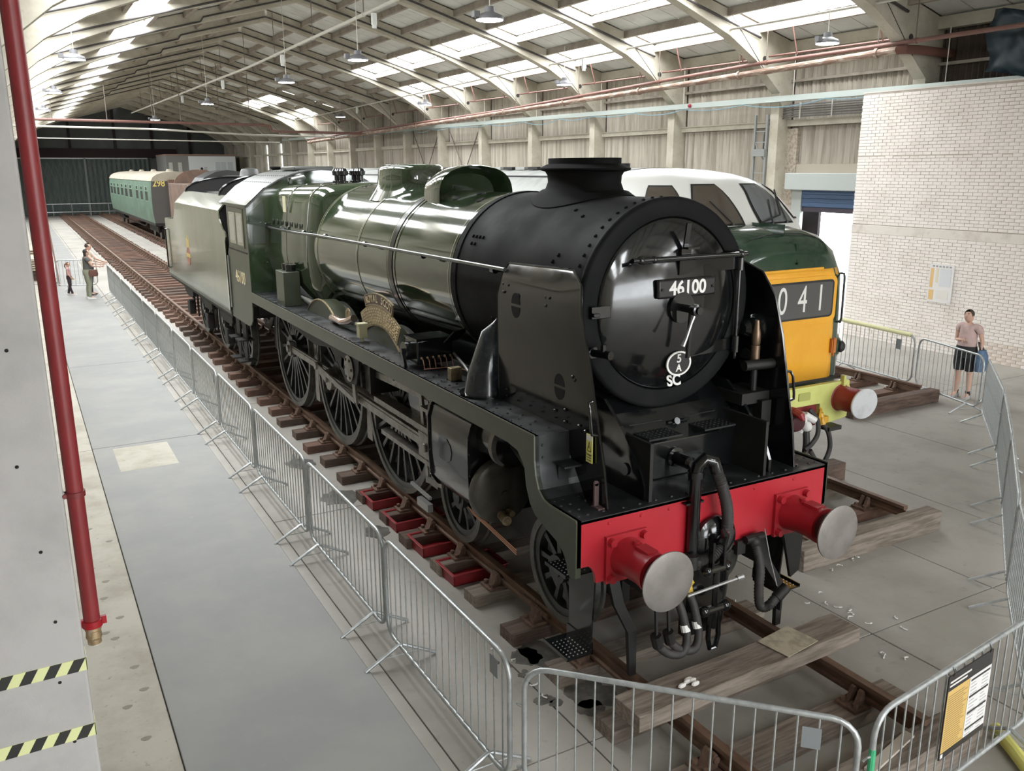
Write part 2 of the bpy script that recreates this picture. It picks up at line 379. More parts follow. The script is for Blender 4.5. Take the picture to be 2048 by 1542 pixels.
# doorway with roller shutter, between the brick wall and the first column
M_sh = P('shutter_blue', (.055, .10, .19), .5); M_dg = P('door_frame_grey', (.40, .43, .41), .5)
dr = empty('door_1', (14.9, 0, 0)); tag(dr, 'open roller shutter doorway with blue curtain and daylight outside', kind='structure')
MB().box(-.35, .02, 9.6, 13.35, 3.62, 4.08).build('shutter_box', M_dg, dr, smooth=0, bevel=.02)
MB().box(-.055, -.03, 9.6, 13.0, 3.14, 3.66).build('shutter_curtain', M_sh, dr, smooth=0); MB().box(-.07, -.02, 9.6, 13.0, 3.02, 3.14).build('shutter_bottom_rail', P('shutter_maroon', (.05, .04, .055), .5), dr, smooth=0)
MB().box(.25, .35, 12.55, 13.4, 0, 3.2).build('outer_door_leaf', P('door_leaf_dark', (.012, .008, .009), .8), dr, smooth=0)
for k in range(4): MB().box(-.10, -.055, 9.6, 13.0, 3.16 + k * .115, 3.272 + k * .115).build('shutter_slat', M_sh, dr, smooth=0, bevel=.012)
MB().box(-.12, .0, 12.9, 13.25, 0, 3.62).build('side_channel', M_dg, dr, smooth=0)
MB().box(-.08, .1, 13.24, 13.7, 0, 5.3).build('brick_jamb', P('jamb_brick', (.46, .40, .33), .9, var=(12, (.30, .25, .20), .45, .6)), dr, smooth=0)
MB().box(-.05, .1, 9.3, 13.7, 4.05, 4.32).build('lintel', P('lintel', (.42, .37, .30), .9), dr, smooth=0)
corr(14.95, 9.3, 13.55, 4.3, 5.35, 1).build('sheet_over_door', M_corr, dr, smooth=60, fix=False).location = (-14.9, 0, 0)
# yard outside the door
yd = MB().box(15.2, 40, -5, 40, -.2, -.02).build('floor_yard', P('yard', (.45, .44, .42), .9), smooth=0); tag(yd, 'bright yard outside the roller door', kind='structure')
fo = empty('yard_fence', (19, 13, 0), 0, 'grey sheet fence outside the open doorway', 'fence')
for k in range(14): MB().box(0, .05, -7 + k * .6, -6.42 + k * .6, 0, 2.6).build('fence_panel', P('fence_grey', (.035, .030, .034), .9), fo, smooth=0)
# ================================================================== TRACKS
M_rail = P('rusty_rail', (.20, .125, .085), .55, .35, var=(9, (.13, .075, .05), .42, .62), bump=(60, .15, .002), stretch=(1, .3, 1))
M_chair = P('rusty_chair', (.15, .095, .07), .75, .2, var=(20, (.24, .15, .105), .45, .65), bump=(60, .3, .003))
M_slp = P('sleeper_wood', (.155, .105, .08), .85, var=(5, (.075, .05, .04), .40, .62), stretch=(.5, 5, 5), bump=(18, .4, .006))
M_slp2 = P('sleeper_wood_red', (.21, .12, .085), .85, var=(5, (.11, .065, .05), .40, .62), stretch=(.5, 5, 5), bump=(18, .4, .006))
M_slp3 = P('sleeper_wood_grey', (.27, .225, .185), .88, var=(5, (.15, .12, .095), .40, .62), stretch=(.5, 5, 5), bump=(18, .45, .006))
RP = [(-.035, .30), (.035, .30), (.036, .262), (.010, .245), (.010, .195), (.032, .182), (.032, .158), (-.032, .158), (-.032, .182), (-.010, .195), (-.010, .245), (-.036, .262)]
def jaw(s): return [(s*.036, .14), (s*.14, .14), (s*.11, .17), (s*.075, .255), (s*.055, .262), (s*.042, .245), (s*.034, .2)]
chair_m = MB().box(-.19, .19, -.10, .10, .115, .142).prism(jaw(1), 'y', -.055, .055).prism(jaw(-1), 'y', -.055, -.02).prism(jaw(-1), 'y', .02, .055)
for sx in (-.145, .145):
    for sy in (-.06, .06): chair_m.cyl((sx, sy, .14), (sx, sy, .175), .022, n=8)
chair_m.cyl((.06, -.07, .215), (.06, .07, .215), .028, n=8)
chair_m = chair_m.mesh('rail_chair', 30); chair_m.materials.append(M_chair)
slp_m = []
for q, mm in enumerate((M_slp, M_slp2, M_slp3)):
    b = MB().box(-1.15, 1.15, -.125, .125, 0, .115); me = b.mesh('sleeper', 0); me.materials.append(mm); slp_m.append(me)
rt = random.Random(11)
def make_track(xc, y0, y1, first, label, spacing=.79, ymax=None):
    t = empty('railway_track', (xc, 0, 0), 0, label, 'track', 'railway tracks of the shed')
    for sx in (-.755, .755):
        y = y0
        while y < y1 - .1:      # rails in lengths, with fishplated joints
            ye = min(y + 18.3, y1)
            if ye - y0 < 19 and first < 0: ye = min(y + 3.0, y1)
            MB().prism([(sx + a, b) for a, b in RP], 'y', y + .004, ye - .004).build('rail', M_rail, t, smooth=0)
            if ye < y1: MB().box(sx - .052, sx - .012, ye - .22, ye + .22, .19, .25).box(sx + .012, sx + .052, ye - .22, ye + .22, .19, .25).build('fishplate', M_chair, t, smooth=0)
            y = ye
    y = first
    while y < (ymax or y1):
        j = rt.uniform(-.03, .03); k = rt.choice((0, 0, 1, 1, 2)) if y < 6 else rt.choice((0, 1, 1, 1))
        link('sleeper', slp_m[k], t, (rt.uniform(-.03, .03), y + j, 0), (0, 0, rt.uniform(-.015, .015)))
        for sx in (-.755, .755): link('rail_chair', chair_m, t, (sx, y + j, 0), (0, 0, 0 if sx > 0 else math.pi))
        y += spacing
    return t
make_track(0, -1.55, 90.2, -.98, 'rusty railway track under the big black and green steam engine running to the far doors')
make_track(3.46, 1.22, 90.2, 1.75, 'railway track under the yellow fronted diesel engine, middle of the three', .80)
make_track(8.86, 4.95, 60, 5.5, 'short end of railway track nearest the white brick wall', .80, 16)
def baulk(x0, x1, y0, y1, z0, z1, m, label, rz=0, chips=0):
    c = ((x0 + x1) / 2, (y0 + y1) / 2, z0)
    e = MB(); n = 14; hw, hd, h = (x1 - x0) / 2, (y1 - y0) / 2, z1 - z0; rr = random.Random(int(abs(x0 * 100)))
    rings = []
    for i in range(n + 1):
        x = -hw + 2 * hw * i / n; q = lambda s=.008: rr.uniform(-s, s)
        rings.append([(x, -hd + q(), q(.004) + (.0)), (x, hd + q(), 0), (x, hd + q(), h + q(.003)), (x, -hd + q() + chips * abs(q(.012)), h + q(.003))])
    e.loft(rings); o = e.build('timber_baulk', m, smooth=20, bevel=.006); o.location = c; o.rotation_euler = (0, 0, rz)
    tag(o, label, 'baulk', 'timber baulks at the track ends'); return o
bk1 = baulk(-1.18, 1.20, -.61, -.30, .302, .43, M_slp3, 'long grey timber baulk lying across the rails in front of the red buffer beam', R(1.5), 1)
baulk(-1.2, 1.2, -1.75, -1.52, 0, .25, M_slp3, 'heavy timber baulk closing the end of the steam engine track behind the information board', R(2))
baulk(2.28, 4.58, 1.0, 1.2, 0, .245, M_slp3, 'timber baulk across the end of the diesel engine track beside the right steam engine buffer')
baulk(7.55, 9.85, 4.72, 4.92, 0, .24, M_slp, 'dark timber baulk across the end of the track by the pink shirted person')
baulk(3.9, 5.0, 2.75, 2.98, .0, .25, M_slp, 'stub of timber baulk showing past the right end of the red buffer beam')
baulk(8.3, 9.9, 8.0, 8.3, 0, .42, M_slp, 'stacked dark timber behind the yellow topped barrier')
# board left on the baulk
o = MB().box(-.2, .2, -.15, .15, 0, .006).build('plywood_scrap', P('pale_board', (.50, .44, .33), .8, var=(9, (.36, .31, .23), .45, .6)), smooth=0); o.location = (.50, -.43, .437); o.rotation_euler = (0, 0, R(8)); tag(o, 'thin pale board left on top of the front timber baulk', 'board')
o = MB().box(-.3, .3, -.035, .035, 0, .02).build('wood_batten', P('pale_batten', (.55, .50, .42), .8), smooth=0); o.location = (.25, -1.62, .253); o.rotation_euler = (0, 0, R(12)); tag(o, 'pale wooden batten lying on the timber baulk behind the information board', 'batten')
g = MB(); rg = random.Random(5)
for k in range(6): g.sphere((rg.uniform(-.06, .06), rg.uniform(-.04, .04), .02), .025, 8, 5, (1.6, .7, .8))
o = g.build('crumpled_tissue', P('white_paper', (.72, .70, .66), .9)); o.location = (-.62, -.50, .43); tag(o, 'crumpled white scrap on the left end of the front timber baulk', 'litter')
# drip trays between the sleepers
M_tray = P('red_plastic', (.34, .022, .03), .4, var=(6, (.25, .02, .025), .4, .6))
def tray(x, y, label, w=.62, d=.42):
    m = MB(); h = .13
    m.box(-w/2, w/2, -d/2, d/2, .0, .012)
    for a in ((-w/2, w/2, -d/2, -d/2 + .012), (-w/2, w/2, d/2 - .012, d/2), (-w/2, -w/2 + .012, -d/2, d/2), (w/2 - .012, w/2, -d/2, d/2)): m.box(*a, 0, h)
    for a in ((-w/2 - .02, w/2 + .02, -d/2 - .02, -d/2 + .004), (-w/2 - .02, w/2 + .02, d/2 - .004, d/2 + .02), (-w/2 - .02, -w/2 + .004, -d/2, d/2), (w/2 - .004, w/2 + .02, -d/2, d/2)): m.box(*a, h - .012, h); 
    o = m.build('drip_tray', M_tray, smooth=0, bevel=.004); o.location = (x, y, .0); tag(o, label, 'tray', 'red drip trays beside the rail'); return o
for k, lab in enumerate(('nearest to the front of the engine', 'second from the front', 'third from the front', 'furthest from the front of the engine')):
    tray(-.80, 2.77 + .79 * k, 'red plastic drip tray between sleepers under the cylinders, ' + lab)
# ================================================================== STEAM ENGINE (local: y back from buffer beam, z above rail)
S = empty('steam_locomotive', (0, 0, ZR), 0, 'big black and green steam engine with red buffer beam numbered 46100', 'locomotive')
M_grn = P('engine_green', (.030, .048, .022), .10, var=(2.5, (.022, .036, .018), .4, .65), coat=1.0, spec=.8)
M_grn2 = P('engine_green_dull', (.052, .060, .036), .34, var=(3, (.04, .046, .028), .4, .65))
M_blk = P('gloss_black', (.006, .0065, .007), .16, var=(3, (.011, .012, .013), .45, .65), coat=.5, rvar=(5, .08, .22), bump=(3.0, .12, .012))
M_sat = P('satin_black', (.009, .0095, .0098), .40, var=(1.8, (.016, .016, .0165), .45, .7), var2=(7, (.018, .016, .014), .6, .8), rvar=(2, .58, .72), spec=.1)
M_plt = P('platform_black', (.013, .014, .015), .38, var=(6, (.03, .032, .034), .5, .72), rvar=(5, .28, .55))
M_red = P('beam_red', (.45, .022, .034), .34, var=(1.5, (.40, .018, .028), .4, .65))
M_stl = P('buffer_steel', (.27, .245, .23), .5, .45, var=(6, (.22, .20, .185), .42, .62), rvar=(9, .42, .58))
M_mot = P('motion_steel', (.30, .285, .26), .40, .7, var=(9, (.20, .19, .17), .42, .62))
M_brs = P('dull_brass', (.42, .34, .21), .42, .7, var=(20, (.28, .22, .14), .42, .6))
M_cop = P('copper_pipe', (.66, .36, .26), .35, .8)
M_wht = P('white_enamel', (.86, .85, .82), .4)
M_cre = P('cream_number', (.80, .70, .45), .45)
M_gry = P('worn_grey_pipe', (.34, .335, .325), .4, .5)
M_rub = P('rubber_hose', (.032, .030, .029), .62, var=(8, (.05, .045, .042), .45, .6))
M_yel = P('valve_yellow', (.70, .48, .06), .45)
M_und = P('underframe_black', (.008, .0076, .007), .6, var=(4, (.016, .014, .012), .45, .65))
M_lin = P('lining_cream', (.44, .40, .27), .5)
M_blu = P('steam_pipe_black', (.016, .019, .023), .2, coat=.3, var=(10, (.035, .04, .048), .5, .66))
ZP, ZF = 1.90, 1.41      # running plate, front platform

# ---- buffer beam with cut corners
prof = [(-1.305, 1.40), (1.305, 1.40), (1.305, 1.04)] + [(1.305 - .075 - .1 * math.sin(R(t)) , 1.04 - .16 * (1 - math.cos(R(t)))) for t in (15, 35, 55, 75, 90)] + [(-(1.305 - .075 - .1 * math.sin(R(t))), 1.04 - .16 * (1 - math.cos(R(t)))) for t in (90, 75, 55, 35, 15)] + [(-1.305, 1.04)]
MB().prism(prof, 'y', 0, .03).build('buffer_beam', M_red, S, smooth=0, label='bright red buffer beam')
bolts = MB(); bolts.rivets([(x, 0, 1.345) for x in (-1.02, -.72, -.45, .45, .9)], (0, -1, 0), .02, .008); bolts.build('beam_bolts', M_red, S)
# ---- buffers
bm_h = MB().box(-.19, .19, -.03, 0, -.19, .19).mesh('buffer_base', 0); bm_h.materials.append(M_red)
bm_c = MB().lathe([(.155, -.03), (.150, -.06), (.138, -.14), (.136, -.26), (.146, -.33), (.152, -.36), (.152, -.385)], (0, 0, 0), (0, 1, 0), 28)
bm_c.box(-.05, .05, -.34, -.19, .12, .155).cyl((0, -.14, .12), (0, -.14, .165), .025, n=10)
for sx in (-.15, .15):
    for sz in (-.15, .15): bm_c.cyl((sx, -.03, sz), (sx, -.075, sz), .034, .03, n=10)
bm_c = bm_c.mesh('buffer_housing', 30); bm_c.materials.append(M_red)
bm_r = MB().cyl((0, -.385, 0), (0, -.50, 0), .115, n=20).mesh('buffer_ram', 30); bm_r.materials.append(P('ram_dark', (.09, .03, .03), .4))
bm_f = MB().lathe([(.09, -.485), (.215, -.505), (.2286, -.513), (.2286, -.524), (.20, -.532), (.1, -.537), (.0, -.538)], (0, 0, 0), (0, 1, 0), 40).mesh('buffer_head', 30); bm_f.materials.append(M_stl)
for sx in (-.87, .87):
    bh = link('buffer', bm_h, S, (sx, 0, 1.055)); link('buffer_housing', bm_c, bh); link('buffer_ram', bm_r, bh); link('buffer_head', bm_f, bh)
# ---- platform, curved drop, running plate, valance
drop = [(ZF, .0), (ZF, .38), (1.425, .46), (1.48, .535), (1.58, .58), (1.70, .60), (ZP, .605)]
for sx in (-1, 1):
    top = [(y, z) for z, y in drop] + [(9.95, ZP)]
    poly = top + [(9.95, ZP - .03), (.635, ZP - .03), (.63, 1.70), (.61, 1.57), (.56, 1.46), (.47, 1.395), (.38, 1.38), (0, 1.38)]
    MB().prism(poly, 'x', sx * .88, sx * 1.305).build('running_plate', M_plt, S, smooth=25)
    vt = top; d = .13
    vb = [(9.95, ZP - .16), (1.02, ZP - .16), (.86, ZP - .185), (.78, ZP - .26), (.75, 1.60), (.72, 1.45), (.66, 1.33), (.58, 1.26), (.40, 1.20), (.25, 1.16), (.16, 1.10), (.12, 1.03), (.10, .96), (.06, .94), (0, .96)]
    v = MB().prism(vt + vb, 'x', sx * 1.27, sx * 1.318); v.build('valance', M_grn2, S, smooth=0)
    ln = MB(); 
    for a, c in zip(vt[:-1], vt[1:]): ln.bar((sx * 1.315, a[0], a[1] + .006), (sx * 1.315, c[0], c[1] + .006), .012, .012)
    ln.build('plate_edge', P('edge_olive', (.10, .105, .075), .4), S, smooth=0)
    rv = MB(); rr = random.Random(1 if sx < 0 else 2)
    rv.rivets([(sx * 1.26, y, ZP) for y in [.75 + .16 * k for k in range(56)]], (0, 0, 1), .013, .008)
    rv.rivets([(sx * 1.10, y, ZP) for y in [.75 + .21 * k for k in range(12)]], (0, 0, 1), .017, .011)
    rv.rivets([(sx * 1.18, y + .05, ZP) for y in [.85 + .19 * k for k in range(12)]], (0, 0, 1), .015, .01)
    rv.rivets([(sx * x, y, ZF) for x in (1.24, 1.16, 1.02) for y in (.08, .2, .32, .42)], (0, 0, 1), .016, .010)
    rv.rivets([(sx * 1.24, .603, z) for z in (1.62, 1.72, 1.82)], (0, -1, 0), .014, .008)
    tag(rv.build('rivets', M_plt, S, smooth=0), kind='stuff')
MB().box(-.88, .88, .0, 1.6, ZF - .03, ZF).build('front_platform', M_plt, S, smooth=0)
fr = MB(); fr.rivets([(x, .06, ZF) for x in [-.85 + .155 * k for k in range(12)]], (0, 0, 1), .016, .010); tag(fr.build('platform_rivets', M_plt, S, smooth=0), kind='stuff')
for sx in (-1, 1):
    st = MB().box(sx * 1.02 - .13, sx * 1.02 + .13, .42, .57, 1.66, 1.675).box(sx * 1.02 - .1, sx * 1.02 + .1, .555, .59, 1.5, 1.66)
    st.build('footstep', M_plt, S, smooth=0)
    MB().box(sx * 1.02 - .02, sx * 1.02 + .02, .17, .19, ZF, ZF + .19).cyl((sx * 1.02, .17, ZF + .19), (sx * 1.02, .19, ZF + .19), .02, n=12).box(sx * 1.02 - .03, sx * 1.02 + .03, .1, .2, ZF, ZF + .012).build('lamp_iron', P('worn_lamp_iron', (.10, .06, .06), .6), S)
MB().box(-.03, .01, .26, .275, ZF, ZF + .2).build('lamp_iron', M_blk, S)
# ---- frame plates in front of the smokebox
for sx, xo in ((-1, -.62), (1, .70)):
    p = [(.09, ZF), (.09, 1.52), (.16, 1.66), (.42, 1.93), (.65, 2.10), (1.5, 2.15), (1.5, ZF)]
    q = MB().prism(p, 'x', xo - .014, xo + .014).build('frame_plate', M_blk, S, smooth=0)
    MB().cyl((xo - .03, .33, 1.60), (xo + .03, .33, 1.60), .05, n=16).build('frame_boss', M_blk, q)
MB().cyl((.60, .46, 1.62), (.69, .46, 1.62), .20, .22, n=28).build('reverser_drum', M_blk, S)
# ---- saddle box between the frames with treads
MB().prism([(.42, ZF), (.42, 1.73), (.66, 1.95), (.95, 2.12), (1.5, 2.15), (1.5, ZF)], 'x', -.60, .685).build('saddle_casing', M_blk, S, smooth=0, bevel=.01)
for xo in (-.25, .33):
    MB().box(xo - .18, xo + .16, .30, .58, 1.80, 1.815).prism([(.30, 1.80), (.58, 1.80), (.58, 1.76), (.44, 1.74)], 'x', xo - .18, xo - .165).box(xo - .18, xo + .16, .565, .58, 1.80, 1.87).build('tread_plate', M_plt, S, smooth=0)
    rv = MB().rivets([(xo - .15 + .045 * i, .33 + .045 * j, 1.815) for i in range(7) for j in range(5)], (0, 0, 1), .008, .005); rv.rivets([(xo - .14 + .13 * i, .563, 1.845) for i in range(3)], (0, -1, 0), .016, .01)
    tag(rv.build('tread_studs', M_plt, S, smooth=0), kind='stuff')
MB().box(-.06, .16, .52, .60, 1.84, 1.855).cyl((.02, .50, 1.86), (.02, .54, 1.84), .03, n=12).build('inspection_cover', M_blk, S)
MB().lathe([(.085, 0), (.085, .02), (.055, .025), (.055, .19), (.045, .20), (.03, .215)], (-.06, .42, 1.58), (0, -1, 0), 20).build('tail_rod_cover', M_blk, S)
# ---- smokebox
SBC, SBR = 2.82, .865
def sring(y, r, zc, n=64): return [(r * math.sin(2*math.pi*i/n), y, zc + r * math.cos(2*math.pi*i/n)) for i in range(n)]
MB().loft([sring(.70, .862, SBC), sring(2.97, .862, SBC)]).build('smokebox', M_sat, S)
MB().loft([sring(2.90, .874, SBC), sring(2.985, .874, SBC)]).build('smokebox_band', M_sat, S)
fr_ = MB()     # front ring: rounded annulus
rs = [(.845, .74), (.872, .71), (.875, .68), (.860, .652), (.84, .645), (.735, .645), (.718, .652), (.712, .70)]
fr_.loft([sring(y, r, SBC) for r, y in rs], cap0=False, cap1=False); fr_.build('smokebox_front_ring', M_sat, S, smooth=50)
rv = MB()
for i in range(60):
    t = 2 * math.pi * i / 60
    for y in (.80, 2.94):
        rv.rivets([(.862 * math.sin(t), y, SBC + .862 * math.cos(t))], (math.sin(t), 0, math.cos(t)), .017, .013)
for (t, y) in ((-62, 1.15), (-66, 1.2), (-108, 2.2), (-112, 1.95), (-112, 1.85), (-113, 2.15), (-58, 2.75), (-58, 2.68), (-58, 2.61), (-58, 2.54), (-63, 2.72), (-63, 2.65), (-30, 1.4), (-35, 1.2)):
    rv.rivets([(.862 * math.sin(R(t)), y, SBC + .862 * math.cos(R(t)))], (math.sin(R(t)), 0, math.cos(R(t))), .02, .014)
tag(rv.build('smokebox_rivets', M_sat, S, smooth=0), kind='stuff')
# door: dished
dprof = [(.715, .69), (.712, .655), (.69, .64), (.60, .60), (.45, .555), (.28, .525), (.12, .51), (.0, .507)]
door = MB().loft([sring(y, max(r, .001), SBC) for r, y in dprof], cap0=False).build('smokebox_door', M_blk, S, smooth=60, label='dished gloss black smokebox door')
def dy(x, z):     # door surface y at radius
    r = math.hypot(x, z - SBC)
    for (r0, y0), (r1, y1) in zip(dprof[1:-1], dprof[2:]):
        if r1 <= r <= r0: return y1 + (y0 - y1) * (r - r1) / (r0 - r1)
    return .64
pl = MB().box(-.30, .30, .46, .50, 2.90, 3.055).build('number_plate', P('plate_black', (.02, .018, .018), .35), door, bevel=.02)
pl.location = (.05, .02, 0)
text_obj('plate_digits', '46100', .155, M_wht, pl, (.0, .4585, 2.977), (R(90), 0, 0), .002, sx=.98, bold=.004)
for bx in (-.26, .26): MB().cyl((bx, .46, 2.975), (bx, .45, 2.975), .012, n=8).build('plate_bolt', M_blk, pl)
MB().cyl((-.52, .47, 3.22), (.66, .47, 3.22), .021, n=12).cyl((-.44, .47, 3.22), (-.44, .60, 3.20), .018, n=8).cyl((.60, .47, 3.22), (.60, .66, 3.22), .018, n=8).sphere((-.44, .47, 3.22), .035).sphere((-.31, .47, 3.22), .03).sphere((.60, .47, 3.22), .033).build('door_handrail', M_blk, door)
MB().bar((-.02, .52, 3.135), (.70, .62, 3.135), .02, .11).build('hinge_strap', M_blk, door)
MB().bar((.12, .56, 2.43), (.70, .64, 2.43), .016, .10).build('hinge_strap', M_blk, door)
MB().cyl((.715, .60, 2.30), (.715, .60, 3.24), .017, n=10).cyl((.715, .60, 3.07), (.715, .60, 3.21), .035, n=12).cyl((.715, .60, 2.36), (.715, .60, 2.50), .035, n=12).build('hinge_pin', M_blk, door)
MB().bar((.05, .53, 3.30), (.05, .50, 3.49), .045, .016, (0, 1, 0)).box(.02, .14, .46, .53, 3.285, 3.30).box(0, .1, .515, .55, 3.20, 3.285).build('lamp_iron', M_blk, door)
h = MB().cyl((.0, .507, SBC), (.0, .475, SBC), .13, .125, n=32).cyl((0, .5, SBC), (0, .28, SBC), .033, n=16).lathe([(.05, 0), (.05, .05), (.03, .055), (.03, .075)], (0, .335, SBC), (0, -1, 0), 16)
h.build('locking_boss', M_blk, door)
MB().tube([(0, .31, SBC), (-.05, .305, SBC - .10), (-.10, .30, SBC - .22), (-.13, .30, SBC - .275)], [.016, .012, .013, .02]).build('door_handle', P('bright_handle', (.45, .45, .44), .3, .8), door)
MB().cyl((0, .37, SBC), (.01, .40, SBC - .40), .02, n=10).build('door_handle', M_blk, door)
sh = MB().lathe([(.13, 0), (.13, .012), (.112, .012), (.112, .004), (0, .004)], (.03, .535, 2.345), (0, -1, 0), 32); 
so = sh.build('shed_plate', M_wht, door); so.scale = (1, 1, .80); so.location = (0, .0, 2.345 * .20)
bo = MB().cyl((.03, .56, 2.345), (.03, .527, 2.345), .112, n=32).build('shed_plate_ground', P('plate_black', (.02, .02, .02), .35), door); bo.scale = (1, 1, .80); bo.location = (0, 0, 2.345 * .20)
text_obj('shed_digit', '5', .10, M_wht, door, (.03, .525, 2.385), (R(90), 0, 0), .002, bold=.002)
text_obj('shed_letter', 'A', .085, M_wht, door, (.03, .525, 2.305), (R(90), 0, 0), .002, bold=.002)
text_obj('shed_suffix', 'SC', .125, M_wht, door, (.02, .57, 2.19), (R(90) - .25, 0, 0), .003, bold=.004)
MB().box(-.80, -.62, .60, .645, 2.77, 2.87).box(-.80, -.74, .57, .62, 2.79, 2.82).build('door_dart', M_blk, S, bevel=.006)
MB().cyl((-.76, .645, 2.50), (-.76, .62, 2.50), .05, n=6).cyl((-.76, .62, 2.50), (-.72, .50, 2.50), .032, n=10).cyl((-.73, .53, 2.5), (-.73, .53, 2.58), .025, n=8).cyl((-.72, .50, 2.5), (-.71, .46, 2.5), .036, n=10).build('ejector_valve', M_blk, S)
# ---- chimney (oval, double)
def oval(a, b_, y, z, n=40): return [(b_ * math.cos(2*math.pi*i/n), y + a * math.sin(2*math.pi*i/n), z) for i in range(n)]
cy = 1.93
def sad(a, b_, y, dz): return [(x, yy, SBC + math.sqrt(.862 ** 2 - x * x) + dz) for x, yy, z in oval(a, b_, y, 0)]
MB().loft([sad(.60, .44, cy, -.03), sad(.60, .44, cy, .012), sad(.56, .40, cy, .03), sad(.53, .36, cy, .05), oval(.475, .30, cy, 3.72), oval(.445, .275, cy, 3.79), oval(.45, .28, cy, 3.85), oval(.475, .30, cy, 3.885), oval(.53, .355, cy, 3.90), oval(.535, .36, cy, 3.915), oval(.47, .30, cy, 3.945), oval(.44, .275, cy, 3.955), oval(.44, .275, cy, 4.005), oval(.40, .235, cy, 4.005), oval(.40, .235, cy, 3.8)], cap1=True).build('chimney', P('chimney_black', (.007, .007, .007), .75, spec=.12), S, smooth=35)
rv = MB(); rv.rivets([(.39 * math.cos(t), cy + .57 * math.sin(t), SBC + math.sqrt(max(.0, .865**2 - (.39 * math.cos(t))**2)) + .004) for t in [2*math.pi*k/22 for k in range(22)]], (0, 0, 1), .016, .012); tag(rv.build('chimney_rivets', M_sat, S, smooth=0), kind='stuff')
# ---- boiler barrel, tapering to the firebox
YB_, YF_ = 2.97, 7.45
def br_(y): t = (y - YB_) / (YF_ - YB_); return .848 + (.925 - .848) * t, SBC - .045 * t
def bring(y, dr=0.0, n=64): r, zc = br_(y); return sring(y, r + dr, zc, n)
boil = MB().loft([bring(YB_ + (YF_ - YB_) * k / 8) for k in range(9)]).build('boiler', M_grn, S, smooth=60, label='glossy dark green boiler barrel')
M_band = P('band_black', (.012, .012, .013), .22)
for y, w, m in ((4.62, .055, M_band),): MB().loft([bring(y - w, .010), bring(y + w, .010)]).build('boiler_band', m, boil, smooth=60)
for y in (3.05, 4.50, 4.74, 5.72, 7.33): MB().loft([bring(y - .012, .006), bring(y + .012, .006)]).build('boiler_band', M_grn, boil, smooth=60)
for y in (3.02, 3.10, 4.53, 4.71, 5.70, 5.745, 7.30, 7.36): MB().loft([bring(y - .004, .0062), bring(y + .004, .0062)], cap0=False, cap1=False).build('lining', M_lin, boil, smooth=60)
# washout plugs / hand holes on the boiler
for (t, y) in ((-24, 3.35), (-12, 3.65), (-24, 3.9)):
    r, zc = br_(y); c = Vector((r * math.sin(R(t)), y, zc + r * math.cos(R(t)))); nn = Vector((math.sin(R(t)), 0, math.cos(R(t)))); MB().cyl(c - nn * .02, c + nn * .006, .05, n=16).build('hand_hole', M_band, boil)
# dome
def rrect(a, b_, y, z, n=40, e=3.2): 
    out = []
    for i in range(n):
        t = 2*math.pi*i/n; c_, s_ = math.cos(t), math.sin(t); out.append((b_ * math.copysign(abs(c_)**(2/e), c_), y + a * math.copysign(abs(s_)**(2/e), s_), z))
    return out
dyc = 6.0
MB().loft([rrect(.66, .54, dyc, 3.52, e=2.4), rrect(.58, .46, dyc, 3.64, e=2.4), rrect(.52, .42, dyc, 3.71, e=2.4), rrect(.50, .40, dyc, 3.80, e=2.5), rrect(.495, .395, dyc, 3.90, e=2.5), rrect(.475, .375, dyc, 3.945, e=2.5), rrect(.43, .33, dyc, 3.97, e=2.5), rrect(.15, .1, dyc, 3.978, e=2.5)]).build('dome', M_grn, S, smooth=50)
# top feed cover: arched hood across the boiler, open concave front
tfy = 4.27
def hood(y, w, top, n=24): return [(w * math.cos(math.pi * i / n), y, 3.46 + (top - 3.46) * math.sin(math.pi * i / n) ** .42) for i in range(n + 1)]
MB().loft([hood(tfy + .38, .37, 3.80), hood(tfy + .32, .44, 3.90), hood(tfy + .08, .47, 3.955), hood(tfy - .12, .48, 3.96), hood(tfy - .17, .47, 3.95), hood(tfy - .12, .43, 3.92), hood(tfy + .08, .36, 3.87), hood(tfy + .18, .18, 3.62)], closed=False).build('top_feed_cover', M_grn, S, smooth=40)
# ---- firebox (Belpaire, wider than the barrel)
def fbx(y, w, top, rc, wl):   # half width at centre, top, corner radius, lower half width
    pts = []
    for sx in (1, -1):
        half = [(wl, 1.78), (w * .97, 2.25), (w, 2.65), (w * .985, 3.0), (w * .95, 3.3)]
        cxx, czz = w * .93 - rc, top - rc
        half += [(cxx + rc * math.cos(R(a)), czz + rc * math.sin(R(a))) for a in (10, 30, 50, 70, 85)] + [(cxx * .5, top + .025), (0, top + .04)]
        if sx > 0: pts += [(x, y, z) for x, z in half]
        else: pts += [(-x, y, z) for x, z in half[:-1][::-1]]
    return pts
MB().loft([fbx(7.42, .87, 3.60, .30, .62), fbx(7.48, .935, 3.655, .30, .65), fbx(7.60, .975, 3.69, .30, .68), fbx(9.9, .985, 3.665, .30, .72)]).build('firebox', M_grn, S, smooth=50, label='green flat-topped firebox casing')
for y in (7.66, 8.75): MB().loft([fbx(y - .012, .983, 3.698 - .01 * (y - 7.6), .30, .69), fbx(y + .012, .983, 3.698 - .01 * (y - 7.6), .30, .69)]).build('firebox_band', M_grn, S, smooth=50)
wo = MB()
for k in range(7): wo.sphere((-.972, 7.95 + .26 * k, 3.10), .045, 10, 6, (.25, .75, 1.0))
for k in range(2): wo.cyl((-.56, 8.05 + .75 * k, 3.60), (-.62, 8.05 + .75 * k, 3.66), .055, n=14)
wo.build('washout_plug', M_band, S)
MB().box(-1.0, -.985, 8.62, 8.74, 3.28, 3.52).build('warning_strip', P('cream_label', (.75, .70, .48), .5), S)
